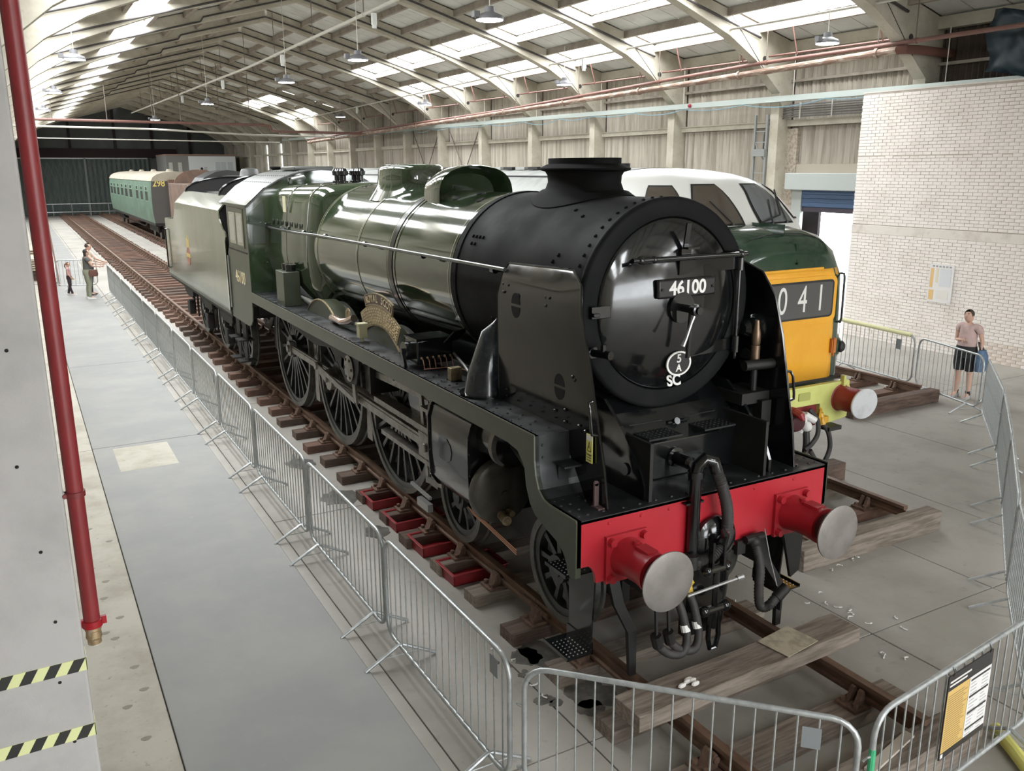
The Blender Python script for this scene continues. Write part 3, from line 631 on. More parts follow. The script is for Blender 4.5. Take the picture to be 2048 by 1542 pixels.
# safety valves
for x, y in ((-.14, 8.38), (.14, 8.38), (-.14, 8.60), (.14, 8.60)):
    MB().lathe([(.085, 0), (.085, .05), (.055, .06), (.055, .13), (.085, .14), (.09, .20), (.07, .235), (.03, .25)], (x, y, 3.69), (0, 0, 1), 14).build('safety_valve', M_blk, S)
# ---- handrail along the boiler
pts = [(-.985, 9.95, 3.0), (-1.04, 9.2, 3.0), (-1.06, 7.6, 3.02), (-1.03, 7.2, 3.03), (-.98, 5.0, 3.04), (-.955, 3.0, 3.05), (-.95, 1.72, 3.06)]
for sx in (1, -1):
    hr = MB().tube([(p[0] * sx * -1 if sx < 0 else p[0], p[1], p[2]) for p in pts], .019, 10).build('boiler_handrail', P('bright_rail', (.33, .34, .32), .25, .8), S)
    for y in (1.95, 3.5, 5.2, 6.7, 7.55, 8.75, 9.7):
        x = -1.03 if y > 7 else -.985 + .012 * (7 - y) * .8
        MB().cyl((sx * x, y - .03, 3.035), (sx * x, y + .03, 3.035), .032, n=10).cyl((sx * x, y, 3.03), (sx * x * .85, y, 3.02), .014, n=6).build('handrail_knob', M_blk, hr)
# ---- smoke deflectors
for sx in (-1, 1):
    out = [(.08, ZF), (.13, 1.70), (.22, 2.05), (.335, 2.52), (.45, 2.85), (.50, 2.98), (.56, 3.07), (.64, 3.12), (.78, 3.14), (1.74, 3.11), (1.76, 2.62), (1.76, ZP), (.62, ZP), (.60, 1.7), (.56, 1.5), (.46, 1.425), (.38, ZF)]
    m = MB(); n = len(out)
    def bend(z): return 1.0 - max(0, z - 2.85) ** 2 * 1.6 - max(0, 2.5 - z) * .02
    o_ = [(sx * (bend(z) + .006), y, z) for y, z in out]; i_ = [(sx * (bend(z) - .006), y, z) for y, z in out]
    # fan triangulate through a mid strip of quads
    left = [(.08, ZF), (.13, 1.70), (.22, 2.05), (.335, 2.52), (.45, 2.85), (.53, 3.03), (.64, 3.11), (.78, 3.14)]
    right = [(.38, ZF), (.60, 1.72), (1.76, 2.05), (1.76, 2.52), (1.76, 2.85), (1.755, 3.0), (1.75, 3.07), (1.74, 3.11)]
    right2 = [(.38, ZF), (.60, 1.72), (.62, ZP + .001), (1.76, ZP + .002), (1.76, 2.52), (1.76, 2.85), (1.755, 3.03), (1.74, 3.11)]
    left2 = [(.08, ZF), (.13, 1.72), (.175, ZP), (.18, ZP + .002), (.335, 2.52), (.45, 2.85), (.55, 3.05), (.76, 3.14)]
    for off in (.006, -.006):
        grid = []
        for (ya, za), (yb, zb) in zip(left2, right2):
            grid.append([(sx * (bend(za + (zb - za) * t) + off), ya + (yb - ya) * t, za + (zb - za) * t) for t in (0, .33, .66, 1)])
        m.loft(grid, closed=False)
    dfl = m.build('smoke_deflector', M_blk, S, smooth=60, label='curved gloss black smoke deflector plate')
    ed = MB(); edge = left2 + [(.9, 3.138)] + right2[::-1][:5]
    ed.tube([(sx * bend(z), y, z) for y, z in edge], .012, 6); ed.build('beaded_edge', M_blk, dfl)
    ho = MB()
    for (y, z) in ((1.43, 2.79), (.74, 2.23)):
        for k in (1, -1):
            q = [(y + .075 * math.cos(R(a)), z + k * (.012 + .095 * math.sin(R(a)))) for a in range(0, 181, 15)]
            ho.prism(q, 'x', sx * (bend(z) - .009), sx * (bend(z) + .009))
    ho.build('hand_slot', P('slot_black', (.004, .004, .004), .9), dfl)
    hd = MB().tube([(sx * 1.0, .27, 2.22), (sx * 1.05, .26, 2.21), (sx * 1.055, .235, 2.17), (sx * 1.055, .21, 2.02), (sx * 1.05, .205, 1.98), (sx * 1.0, .205, 1.97)], .012, 8).build('grab_handle', M_blk, dfl)
    rv = MB(); rv.rivets([(sx * 1.006, y, z) for y, z in ((1.65, 2.95), (1.65, 2.88), (.95, 2.92), (.95, 2.85), (.55, 2.35), (.52, 2.33), (1.6, 2.02), (1.6, 1.96), (.80, 2.02), (.65, 2.06), (.65, 1.96), (.45, 1.98), (.36, 1.96))], (sx, 0, 0), .015, .01)
    tag(rv.build('deflector_bolts', M_blk, dfl, smooth=0), kind='stuff')
    MB().bar((sx * .99, .62, 2.62), (sx * .86, 1.0, 2.62), .02, .05).bar((sx * .99, .45, 2.62), (sx * .99, 1.0, 2.62), .02, .055).build('deflector_stay', M_blk, dfl)
    if sx < 0:
        sg = MB().box(-1.012, -1.005, .255, .335, 1.73, 1.955).build('warning_sign', P('sign_yellow', (.74, .70, .22), .5), dfl, label='yellow electrical danger sign')
        MB().prism([(.268, 1.82), (.322, 1.82), (.295, 1.90)], 'x', -1.0135, -1.012).build('warning_triangle', P('sign_black', (.02, .02, .02), .5), sg, smooth=0)
        MB().prism([(.277, 1.826), (.313, 1.826), (.295, 1.882)], 'x', -1.0145, -1.0135).build('triangle_ground', P('sign_yellow2', (.80, .72, .15), .5), sg, smooth=0)
        MB().prism([(.297, 1.875), (.288, 1.852), (.296, 1.852), (.292, 1.83), (.303, 1.858), (.295, 1.858), (.302, 1.875)], 'x', -1.0155, -1.0145).build('flash_symbol', P('sign_black', (.02, .02, .02), .5), sg, smooth=0)
        MB().box(-1.0125, -1.012, .258, .332, 1.905, 1.95).build('sign_white_band', M_wht, sg, smooth=0)
        text_obj('danger_word', 'Danger', .026, P('sign_black', (.02, .02, .02), .5), sg, (-1.0125, .295, 1.795), (R(90), 0, R(-90)), .0005)
        text_obj('danger_word_2', 'Overhead', .014, P('sign_black', (.02, .02, .02), .5), sg, (-1.0125, .295, 1.77), (R(90), 0, R(-90)), .0005)
        text_obj('danger_word_3', 'live wires', .014, P('sign_black', (.02, .02, .02), .5), sg, (-1.0125, .295, 1.75), (R(90), 0, R(-90)), .0005)
# outside steam pipes
for sx in (-1, 1):
    MB().loft([MB().ring((sx * 1.03, 1.98, ZP), (0, 0, 1), .19, 20), MB().ring((sx * 1.02, 1.98, 2.1), (.0, 0, 1), .165, 20), MB().ring((sx * .93, 2.0, 2.45), (-sx * .25, 0, 1), .105, 20), MB().ring((sx * .80, 2.02, 2.70), (-sx * .6, 0, 1), .07, 20)]).build('steam_pipe', M_blu, S, smooth=60)
    MB().cyl((sx * 1.03, 1.98, ZP), (sx * 1.03, 1.98, ZP + .02), .235, n=24).build('pipe_flange', M_blk, S)
# ---- sandbox / filler box on the running plate
bx = MB().box(-1.23, -.98, 8.10, 8.55, ZP, 2.42).build('sand_box', M_grn2, S, bevel=.008)
MB().cyl((-1.08, 8.22, 2.42), (-1.08, 8.22, 2.52), .075, .085, n=16).cyl((-1.08, 8.42, 2.42), (-1.08, 8.42, 2.52), .075, .085, n=16).build('filler_cap', M_blk, bx)
# ---- splashers
DY = (4.727, 6.962, 9.40)
for k, y in enumerate(DY[:2] + (8.9,)):
    for sx in (-1, 1):
        if k == 2: continue
        rr_ = 1.10; zc = 1.0285; half = math.acos((ZP - zc) / rr_); a0 = math.degrees(half)
        q = [(y + rr_ * math.sin(R(t)), zc + rr_ * math.cos(R(t))) for t in [-a0 + 2 * a0 * i / 14 for i in range(15)]]
        MB().prism(q, 'x', sx * .80, sx * 1.02).build('splasher', M_grn2, S, smooth=20)
        MB().tube([(sx * 1.02, a, c + .006) for a, c in q], .014, 6).build('splasher_beading', M_brs if sx < 0 else M_blk, S)
# nameplate over the leading splasher
npl = MB(); yc, zc = 4.62, 1.0285
def band(r0, r1, a0, a1, x0, x1, n=20):
    q = [(yc + r1 * math.sin(R(a0 + (a1 - a0) * i / n)), zc + r1 * math.cos(R(a0 + (a1 - a0) * i / n))) for i in range(n + 1)] + [(yc + r0 * math.sin(R(a1 + (a0 - a1) * i / n)), zc + r0 * math.cos(R(a1 + (a0 - a1) * i / n))) for i in range(n + 1)]
    return MB().prism(q, 'x', x0, x1)
bb = band(1.09, 1.335, -29, 29, -1.04, -1.03).build('nameplate_inscription', M_brs, S, smooth=0, label='brass plate with rows of small raised lettering')
lt = MB(); rl = random.Random(9)
for r in (1.11, 1.145, 1.18, 1.215, 1.25, 1.285):
    a = -27
    while a < 26:
        w = rl.uniform(1.0, 3.6); q = [(yc + rr_ * math.sin(R(t)), zc + rr_ * math.cos(R(t))) for rr_, t in ((r, a), (r, a + w), (r + .018, a + w), (r + .018, a))]
        lt.prism(q, 'x', -1.046, -1.04); a += w + .8
lt.build('raised_lettering', P('lettering_light', (.55, .46, .31), .4, .7), bb, smooth=0)
b2 = band(1.34, 1.475, -18, 18, -1.045, -1.03).build('nameplate', P('nameplate_maroon', (.06, .03, .025), .4), S, smooth=0, label='curved nameplate reading ROYAL SCOT')
for rr in ((1.337, 1.348), (1.467, 1.478)): band(rr[0], rr[1], -18.4, 18.4, -1.052, -1.03).build('nameplate_border', M_brs, b2, smooth=0)
for aa in (-18.1, 18.1): band(1.337, 1.478, aa - .35, aa + .35, -1.052, -1.03, 2).build('nameplate_border', M_brs, b2, smooth=0)
for i, ch in enumerate('ROYAL SCOT'):
    a = 15.6 - i * 3.47
    if ch != ' ': text_obj('name_letter', ch, .125, P('name_brass', (.72, .60, .40), .35, .6), b2, (-1.047, yc + 1.408 * math.sin(R(a)), zc + 1.408 * math.cos(R(a))), (R(90), R(-a), R(-90)), .004, bold=.001)
MB().lathe([(.095, 0), (.095, .012), (.06, .012), (.06, .004), (0, .004)], (-1.03, 5.75, 2.09), (-1, 0, 0), 24).build('oval_badge', M_brs, S)
MB().tube([(-1.03, 6.45, ZP + .06), (-1.05, 6.2, ZP + .08), (-1.06, 5.95, ZP + .08), (-1.05, 5.72, ZP + .12), (-1.03, 5.55, ZP + .18)], .048, 12).build('ejector_pipe', P('polished_pipe', (.62, .47, .40), .2, .9), S)
MB().box(-1.20, -1.10, 4.88, 4.98, ZP + .05, ZP + .2).box(-1.21, -1.09, 4.87, 4.99, ZP + .2, ZP + .225).cyl((-1.15, 4.93, ZP), (-1.15, 4.93, ZP + .06), .02, n=8).build('oil_box', P('oil_box_cream', (.42, .40, .25), .5), S)
MB().box(-1.10, -.98, 2.55, 2.63, ZP, ZP + .13).build('oil_box', M_brs, S, bevel=.004)
# mechanical lubricator
lu = MB().box(-1.18, -.78, 3.18, 3.50, ZP + .05, ZP + .30).build('lubricator', M_blk, S, bevel=.012)
MB().box(-1.19, -.77, 3.17, 3.51, ZP + .30, ZP + .32).bar((-.80, 3.17, ZP + .27), (-.74, 3.05, ZP + .40), .25, .012).build('lubricator_lid', M_blk, lu)
MB().cyl((-1.18, 3.38, ZP + .17), (-1.25, 3.38, ZP + .17), .10, n=20).cyl((-1.25, 3.38, ZP + .17), (-1.28, 3.38, ZP + .17), .03, n=10).bar((-1.26, 3.38, ZP + .17), (-1.26, 3.30, ZP + .0), .03, .015).build('ratchet_drive', M_blk, lu)
for k in range(6):
    x = -1.14 + .065 * k
    MB().sphere((x, 3.165, ZP + .12), .016, 8, 6).build('pipe_union', M_brs, lu); MB().tube([(x, 3.16, ZP + .115), (x, 3.13, ZP + .11), (x, 3.115, ZP + .08), (x + .005, 3.11, ZP + .02)], .0055, 6).build('oil_pipe', M_cop, lu)
MB().tube([(-1.14, 3.11, ZP + .015), (-.9, 3.08, ZP + .015), (-.80, 2.9, ZP + .02), (-.75, 2.75, ZP + .01)], .0065, 6).build('oil_pipe', M_cop, lu)
MB().tube([(-.78, 3.15, ZP + .14), (-.86, 2.75, ZP + .10), (-.93, 2.45, ZP + .06), (-.98, 2.25, ZP + .02)], .014, 8).build('oil_pipe', M_gry, lu)
# ---- cab
cab = MB()
csec = [(1.31, 1.28), (1.31, 3.33), (.98, 3.63), (.75, 3.76), (.5, 3.85), (.25, 3.905), (0, 3.925)]
full = csec + [(-x, z) for x, z in csec[:-1][::-1]]
# sides with rounded lower front corner; window opening represented by inset frames
for sx in (-1, 1):
    side = [(9.90, ZP + .03), (9.90, 3.33), (11.42, 3.33), (11.42, 3.0), (11.40, 2.60), (11.55, 2.45), (11.55, 1.28), (10.30, 1.28), (10.10, 1.32), (9.98, 1.42), (9.93, 1.60)]
    cs = MB().prism(side, 'x', sx * 1.295, sx * 1.315).build('cab_side', M_grn2, S, smooth=0)
    MB().box(sx * 1.318 - .008, sx * 1.318 + .008, 10.12, 11.30, 2.62, 3.28).build('window_surround', M_grn2, cs, bevel=.01)
    for (a, c) in ((10.16, 10.62), (10.72, 11.20)):
        MB().box(sx * 1.3265, sx * 1.3305, a, c, 2.66, 3.20).build('window_frame', P('window_wood', (.33, .31, .24), .5), cs, bevel=.01)
        MB().box(sx * 1.3305, sx * 1.3325, a + .05, c - .05, 2.71, 3.15).build('cab_pane', P('pane_dull', (.30, .30, .26), .15, coat=.5), cs)
    rv = MB(); rv.rivets([(sx * 1.316, 10.0 + .085 * k, 2.55) for k in range(17)], (sx, 0, 0), .018, .012); tag(rv.build('cab_rivets', M_blk, cs, smooth=0), kind='stuff')
    if sx < 0:
        text_obj('cab_number', '46100', .30, M_cre, cs, (-1.319, 10.66, 2.08), (R(90), 0, R(-90)), .002, sx=1.0, bold=.0)
    MB().box(sx * 1.30, sx * 1.34, 9.88, 11.66, 3.31, 3.35).build('gutter', M_grn2, cs)
    MB().tube([(sx * 1.33, 11.52, 1.45), (sx * 1.33, 11.52, 2.4)], .016, 8).build('cab_handrail', M_gry, cs)
fp = [(x, z) for x, z in full if z > 1.5]
MB().prism([(1.31, ZP)] + fp[0:] + [(-1.31, ZP)], 'y', 9.88, 9.93).build('cab_front', M_grn, S, smooth=0)
for sx in (-1, 1):
    MB().prism([(sx * 1.02, 2.72), (sx * 1.24, 2.72), (sx * 1.27, 2.76), (sx * 1.27, 3.22), (sx * 1.05, 3.42), (sx * 1.02, 3.4)], 'y', 9.872, 9.879).build('spectacle_window', P('spectacle_glass', (.05, .065, .05), .1, coat=.6), S, smooth=0)
rv = MB(); rv.rivets([(-1.02, 9.88, 2.1 + .1 * k) for k in range(14)] + [(-1.26 + .08 * k, 9.88, 2.58) for k in range(4)] + [(-1.24 + .08 * k, 9.88, 2.42) for k in range(3)], (0, -1, 0), .013, .009); tag(rv.build('cab_front_rivets', M_grn, S, smooth=0), kind='stuff')
roof = full[1:-1]
ro_ = [(x, z) for x, z in roof] + [(x * .985, z - .02) for x, z in roof[::-1]]
MB().prism(ro_, 'y', 9.86, 12.1).build('cab_roof', P('roof_dark', (.055, .060, .055), .33, var=(4, (.085, .09, .085), .45, .65)), S, smooth=25)
for sx in (-1, 1): MB().prism([(sx * 1.318, 3.335), (sx * .985, 3.638), (sx * .985, 3.645), (sx * 1.318, 3.345)], 'y', 9.87, 11.6).build('roof_side_panel', P('roof_gloss', (.06, .075, .05), .12, coat=.6), S, smooth=0)
rv = MB(); rv.rivets([(x, y, z + .002) for x, z in ((-.86, 3.705), (-.62, 3.81), (-.38, 3.88)) for y in [9.95 + .14 * k for k in range(15)]], (-.4, 0, 1), .013, .009); tag(rv.build('roof_rivets', MATS['roof_dark'], S, smooth=0), kind='stuff')
MB().box(-.35, .35, 10.3, 11.2, 3.9, 3.97).build('roof_ventilator', MATS['roof_dark'], S, bevel=.02)
MB().tube([(-.55, 9.82, 3.70), (-.55, 9.75, 3.76), (-.35, 9.75, 3.80), (-.33, 9.80, 3.78)], .03, 8).build('whistle', M_gry, S)
MB().box(-1.28, 1.28, 11.0, 11.5, 1.28, 1.5).box(-1.2, 1.2, 9.95, 10.05, 1.5, 3.3).build('cab_floor', M_und, S)
# cab steps
for sx in (-1, 1):
    stp = MB().prism([(11.15, 1.3), (11.5, 1.3), (11.42, .45), (11.2, .45)], 'x', sx * 1.16, sx * 1.185).box(sx * 1.02, sx * 1.33, 11.17, 11.45, .45, .475).box(sx * 1.05, sx * 1.33, 11.15, 11.48, .85, .875)
    stp.build('cab_step', M_und, S, smooth=0)
# ---- underframe
for sx in (-1, 1): MB().box(sx * .60 - .015, sx * .60 + .015, .05, 11.4, .62, 1.88).build('main_frame', M_und, S, smooth=0)
MB().box(-.6, .6, 3.3, 9.9, 1.1, 1.8).build('ashpan_and_stretchers', M_und, S, smooth=0)
# ---- wheels
M_whl = P('wheel_black', (.022, .024, .022), .35, var=(5, (.04, .042, .038), .45, .65)); M_tyr = P('tyre_steel', (.15, .15, .135), .4, .5, var=(8, (.10, .10, .09), .4, .6))
def wheel_meshes(r, nsp, hub, name):
    ty = MB()
    for a in (None,):
        n = 56
        rp = [(r + .028, .07), (r + .028, .045), (r, .035), (r - .006, -.07), (r - .075, -.07), (r - .075, .07)]
        rings = [[(h, rr * math.cos(2*math.pi*i/n), rr * math.sin(2*math.pi*i/n)) for i in range(n)] for rr, h in rp + [rp[0]]]
        ty.loft(rings, cap0=False, cap1=False)
    tm = ty.mesh('tyre', 30); tm.materials.append(M_tyr)
    rm = MB(); n = 56; q = [(r - .073, .055), (r - .073, -.055), (r - .135, -.045), (r - .135, .045)]
    rm.loft([[(h, rr * math.cos(2*math.pi*i/n), rr * math.sin(2*math.pi*i/n)) for i in range(n)] for rr, h in q + [q[0]]], cap0=False, cap1=False)
    rm.cyl((-.09, 0, 0), (.08, 0, 0), hub, n=24).cyl((-.11, 0, 0), (-.09, 0, 0), hub * .55, n=20)
    rmm = rm.mesh(name, 30); rmm.materials.append(M_whl)
    sp = MB(); L0, L1 = hub * .9, r - .12
    sp.loft([[(h * .035, s_ * .034, L0) for h, s_ in ((-1, -1), (1, -1), (1, 1), (-1, 1))], [(h * .026, s_ * .021, (L0 + L1) / 2) for h, s_ in ((-1, -1), (1, -1), (1, 1), (-1, 1))], [(h * .03, s_ * .028, L1) for h, s_ in ((-1, -1), (1, -1), (1, 1), (-1, 1))]])
    spm = sp.mesh('spoke', 0); spm.materials.append(M_whl)
    return tm, rmm, spm
tmD, rmD, spD = wheel_meshes(1.0285, 20, .19, 'driving_wheel'); tmB, rmB, spB = wheel_meshes(.50, 10, .13, 'bogie_wheel')
def add_wheel(par, sx, y, r, tm, rm, sp, nsp, name, crank=None, z=None):
    w = link(name, rm, par, (sx * .755, y, r if z is None else z), (0, 0, 0 if sx < 0 else math.pi))
    link('tyre', tm, w)
    for k in range(nsp): link('spoke', sp, w, (0, 0, 0), (2*math.pi*(k + .5)/nsp, 0, 0))
    if crank is not None:
        m = MB(); cyy, czz = .33 * math.cos(crank), .33 * math.sin(crank)
        m.cyl((-.10, cyy, czz), (.06, cyy, czz), .115, n=20).obox((-.05, cyy / 2, czz / 2), (.05, 0, 0), (0, cyy / 2, czz / 2), (0, -.12 * math.sin(crank), .12 * math.cos(crank)))
        m.build('crank_boss', M_whl, w)
        a0, a1 = crank + math.pi - .42, crank + math.pi + .42
        q = [((1.0285 - .14) * math.cos(a0 + (a1 - a0) * i / 12), (1.0285 - .14) * math.sin(a0 + (a1 - a0) * i / 12)) for i in range(13)]
        MB().prism(q, 'x', -.062, .05).build('balance_weight', M_tyr, w, smooth=0)
    return w
CR = math.pi - .10      # crank pins forward
for y in DY:
    for sx in (-1, 1): add_wheel(S, sx, y, 1.0285, tmD, rmD, spD, 20, 'driving_wheel', CR if sx < 0 else math.pi - CR)
for y in (1.005, 2.985):
    for sx in (-1, 1): add_wheel(S, sx, y, .50, tmB, rmB, spB, 10, 'bogie_wheel')
MB().box(-.5, .5, .75, 3.25, .45, .72).box(-.58, -.5, .4, 3.4, .38, .8).box(.5, .58, .4, 3.4, .38, .8).build('bogie_frame', M_und, S, smooth=0)
for y in DY + (1.005, 2.985): MB().cyl((-.7, y, 1.0285 if y > 3.5 else .5), (.7, y, 1.0285 if y > 3.5 else .5), .09, n=12).build('axle', M_und, S)
for y in (5.85, 8.2, 3.75):
    for sx in (-1, 1): MB().prism([(y - .1, .35), (y + .1, .35), (y + .08, 1.3), (y - .05, 1.3)], 'x', sx * .72, sx * .78).build('brake_hanger', M_mot if sx < 0 else M_und, S, smooth=0)
# ---- motion, right hand side of the engine (and mirrored simply on the other side)
for sx in (-1, 1):
    cz = 1.0285 + .33 * math.sin(CR); dyk = .33 * math.cos(CR)
    X1, X2 = sx * .92, sx * 1.03
    pins = [(y + dyk, cz) for y in DY]
    rod = MB()
    for (a, b_) in zip(pins[:-1], pins[1:]):
        rod.bar((X1, a[0], a[1]), (X1, b_[0], b_[1]), .035, .12).bar((X1 - sx * -.02, a[0] + .1, a[1]), (X1 + sx * .02, b_[0] - .1, b_[1]), .02, .07)
    rod.build('coupling_rod', M_mot, S, smooth=0)
    for p in pins: MB().cyl((X1 - sx * .03, p[0], p[1]), (X1 + sx * .045, p[0], p[1]), .125, n=24).cyl((X1 + sx * .045, p[0], p[1]), (X1 + sx * .08, p[0], p[1]), .06, n=16).build('rod_end', M_mot, S)
    # connecting rod drives the middle axle; crosshead at y 3.55
    xh = (3.20, 1.04)
    cr_ = MB().bar((X2, xh[0], xh[1]), (X2, pins[1][0], pins[1][1]), .04, .13).bar((X2 + sx * .022, xh[0] + .15, xh[1]), (X2 + sx * .022, pins[1][0] - .2, pins[1][1]), .012, .06).cyl((X2 - sx * .04, pins[1][0], pins[1][1]), (X2 + sx * .05, pins[1][0], pins[1][1]), .15, n=24)
    cr_.build('connecting_rod', M_mot, S, smooth=30)
    MB().bar((sx * 1.10, pins[1][0], pins[1][1]), (sx * 1.12, 6.98, 1.20), .03, .10).cyl((sx * 1.06, 6.98, 1.20), (sx * 1.16, 6.98, 1.20), .055, n=16).build('return_crank', M_mot, S)
    MB().box(sx * .94, sx * 1.10, 2.98, 3.42, .90, 1.18).cyl((sx * .9, xh[0], xh[1]), (sx * 1.14, xh[0], xh[1]), .05, n=14).build('crosshead', M_mot, S, bevel=.01)
    MB().box(sx * .95, sx * 1.10, 2.72, 4.75, 1.19, 1.255).box(sx * .97, sx * 1.08, 2.75, 4.6, .82, .875).build('slide_bars', M_mot, S)
    MB().cyl((sx * 1.02, 2.6, 1.04), (sx * 1.02, 3.05, 1.04), .045, n=14).build('piston_rod', M_stl, S)
    # motion bracket with expansion link
    mbk = MB().box(sx * .62, sx * 1.14, 4.74, 4.80, 1.28, 1.76).build('motion_bracket', M_und, S, smooth=0)
    MB().prism([(5.05, 1.74), (8.0, 1.74), (8.0, 1.60), (6.9, 1.52), (6.2, 1.60), (5.9, 1.45), (5.6, 1.25), (5.2, 1.30), (5.1, 1.5)], 'x', sx * 1.13, sx * 1.16).build('motion_plate', M_und, S, smooth=0)
    lk = MB().lathe([(.16, 0), (.17, .02), (.12, .03), (.05, .04)], (sx * 1.16, 5.42, 1.47), (sx, 0, 0), 20); 
    lo = lk.build('expansion_link_cover', M_mot, S); 
    for k in range(6): MB().cyl((sx * 1.175, 5.42 + .125 * math.cos(k * 1.047), 1.47 + .125 * math.sin(k * 1.047)), (sx * 1.195, 5.42 + .125 * math.cos(k * 1.047), 1.47 + .125 * math.sin(k * 1.047)), .02, n=6).build('link_bolt', M_und, lo)
    MB().bar((sx * 1.15, 5.75, 1.50), (sx * 1.15, 5.35, 1.40), .02, .14).build('die_block', M_mot, S)
    MB().prism([(5.35, 1.0), (5.46, 1.05), (5.52, 1.47), (5.46, 1.75), (5.36, 1.75), (5.42, 1.47)], 'x', sx * 1.09, sx * 1.12).build('expansion_link', M_mot, S, smooth=0)
    MB().bar((sx * 1.10, 5.45, 1.02), (sx * 1.12, 6.98, 1.20), .025, .07).build('eccentric_rod', M_mot, S)
    MB().bar((sx * 1.06, 5.40, 1.50), (sx * 1.04, 3.45, 1.56), .03, .08).build('radius_rod', M_mot, S)
    MB().bar((sx * 1.06, 3.40, 1.62), (sx * 1.06, 3.25, .62), .03, .07).bar((sx * 1.06, 3.25, .64), (sx * 1.05, 3.18, .98), .02, .05).bar((sx * 1.08, 3.26, .66), (sx * 1.08, 2.85, .72), .025, .06).build('combination_lever', M_mot, S)
    MB().cyl((sx * 1.02, 2.6, 1.55), (sx * 1.02, 3.4, 1.55), .03, n=12).box(sx * .93, sx * 1.12, 2.85, 3.30, 1.62, 1.66).box(sx * .93, sx * 1.12, 2.85, 3.30, 1.44, 1.48).build('valve_guide', M_mot, S)
    MB().tube([(sx * 1.12, 5.0, 1.62), (sx * 1.18, 4.75, 1.72), (sx * 1.18, 4.3, 1.70), (sx * 1.18, 3.85, 1.66)], .02, 8).build('reach_rod', M_mot, S)
    MB().prism([(3.35, 1.76), (3.9, 1.76), (3.9, 1.40), (3.80, 1.25), (3.35, 1.20)], 'x', sx * .98, sx * 1.0).build('splash_guard', M_blk, S, smooth=0)
    # cylinders
    cy_ = MB(); sec = [(sx * .62, .78), (sx * 1.05, .78), (sx * 1.20, .84), (sx * 1.27, .95), (sx * 1.285, 1.2), (sx * 1.285, 1.55), (sx * 1.25, 1.66), (sx * 1.15, 1.74), (sx * .62, 1.74)]
    cc = cy_.prism(sec, 'y', 1.78, 2.70).build('cylinder_cladding', M_blk, S, smooth=45)
    for y in (1.80, 2.68):
        sm = MB(); prv = None
        for a, b_ in zip(sec[:-1], sec[1:]): sm.bar((a[0] + sx * .006, y, a[1]), (b_[0] + sx * .006, y, b_[1]), .03, .012, (0, 1, 0))
        sm.build('cladding_strip', M_blk, cc, smooth=0)
    rv = MB(); rv.rivets([(sx * 1.19, 1.85 + .08 * k, 1.715) for k in range(11)], (sx * .5, 0, 1), .014, .02); rv.rivets([(sx * 1.288, y, z) for y in (1.80, 2.68) for z in (1.0, 1.2, 1.4)], (sx, 0, 0), .014, .01); tag(rv.build('cladding_bolts', M_blk, cc, smooth=0), kind='stuff')
    q = [(2.50, 1.17)] + [(2.24 + .16 * math.cos(R(a)) * -1 + .0, 1.29 + .12 * math.sin(R(a))) for a in range(90, -91, -30)][::-1]
    MB().prism([(2.46, 1.18), (2.46, 1.42), (2.28, 1.42), (2.20, 1.37), (2.17, 1.30), (2.20, 1.22), (2.28, 1.18)], 'x', sx * 1.285, sx * 1.292).build('inspection_plate', M_blk, cc, smooth=0, bevel=.003)
    MB().lathe([(.31, 0), (.315, -.04), (.30, -.08), (.27, -.10), (.10, -.115), (.04, -.115)], (sx * 1.02, 1.74, 1.04), (0, 1, 0), 40).cyl((sx * 1.02, 1.62, 1.02), (sx * 1.02, 1.61, 1.02), .04, n=16).build('cylinder_cover', P('cover_grey', (.11, .105, .09), .38, .5, var=(4, (.08, .075, .062), .4, .6)), S)
    MB().cyl((sx * 1.05, 1.63, .83), (sx * 1.08, 1.47, .83), .045, n=14).cyl((sx * 1.08, 1.47, .83), (sx * 1.08, 1.45, .83), .03, n=10).cyl((sx * .98, 1.63, .85), (sx * .98, 1.55, .85), .03, n=10).build('relief_valve', M_brs, S)
    MB().lathe([(.21, .12), (.20, .0), (.20, -.16), (.215, -.165), (.215, -.24), (.19, -.27), (.08, -.28)], (sx * 1.02, 1.70, 1.545), (0, 1, 0), 32).build('piston_valve_cover', M_blk, S)
    MB().lathe([(.2165, -.17), (.2165, -.235)], (sx * 1.02, 1.70, 1.545), (0, 1, 0), 32, False).build('valve_ring', M_stl, S)
    MB().cyl((sx * 1.02, 2.70, 1.545), (sx * 1.02, 2.86, 1.545), .20, n=28).build('piston_valve_cover', M_blk, S); MB().lathe([(.208, .10), (.208, .15)], (sx * 1.02, 2.70, 1.545), (0, 1, 0), 28, False).build('valve_ring', M_stl, S)
    MB().tube([(sx * 1.04, 1.42, 1.56), (sx * 1.08, 1.2, 1.52), (sx * 1.1, 1.0, 1.45)], .035, 10).build('valve_spindle_cover', M_und, S)
    for k in range(3): MB().tube([(sx * 1.20, 2.02 - .02 * k, .80), (sx * 1.18, 1.95, .78 - .016 * k), (sx * 1.17, 1.5, .735 - .018 * k), (sx * 1.17, 1.14, .70 - .02 * k)], .0055, 6).build('drain_pipe', M_cop, S)
    MB().bar((sx * 1.2, 2.9, .58), (sx * 1.2, 3.4, .60), .03, .03).box(sx * 1.0, sx * 1.06, 3.3, 3.6, .25, .34).build('sanding_pipe', M_gry, S)
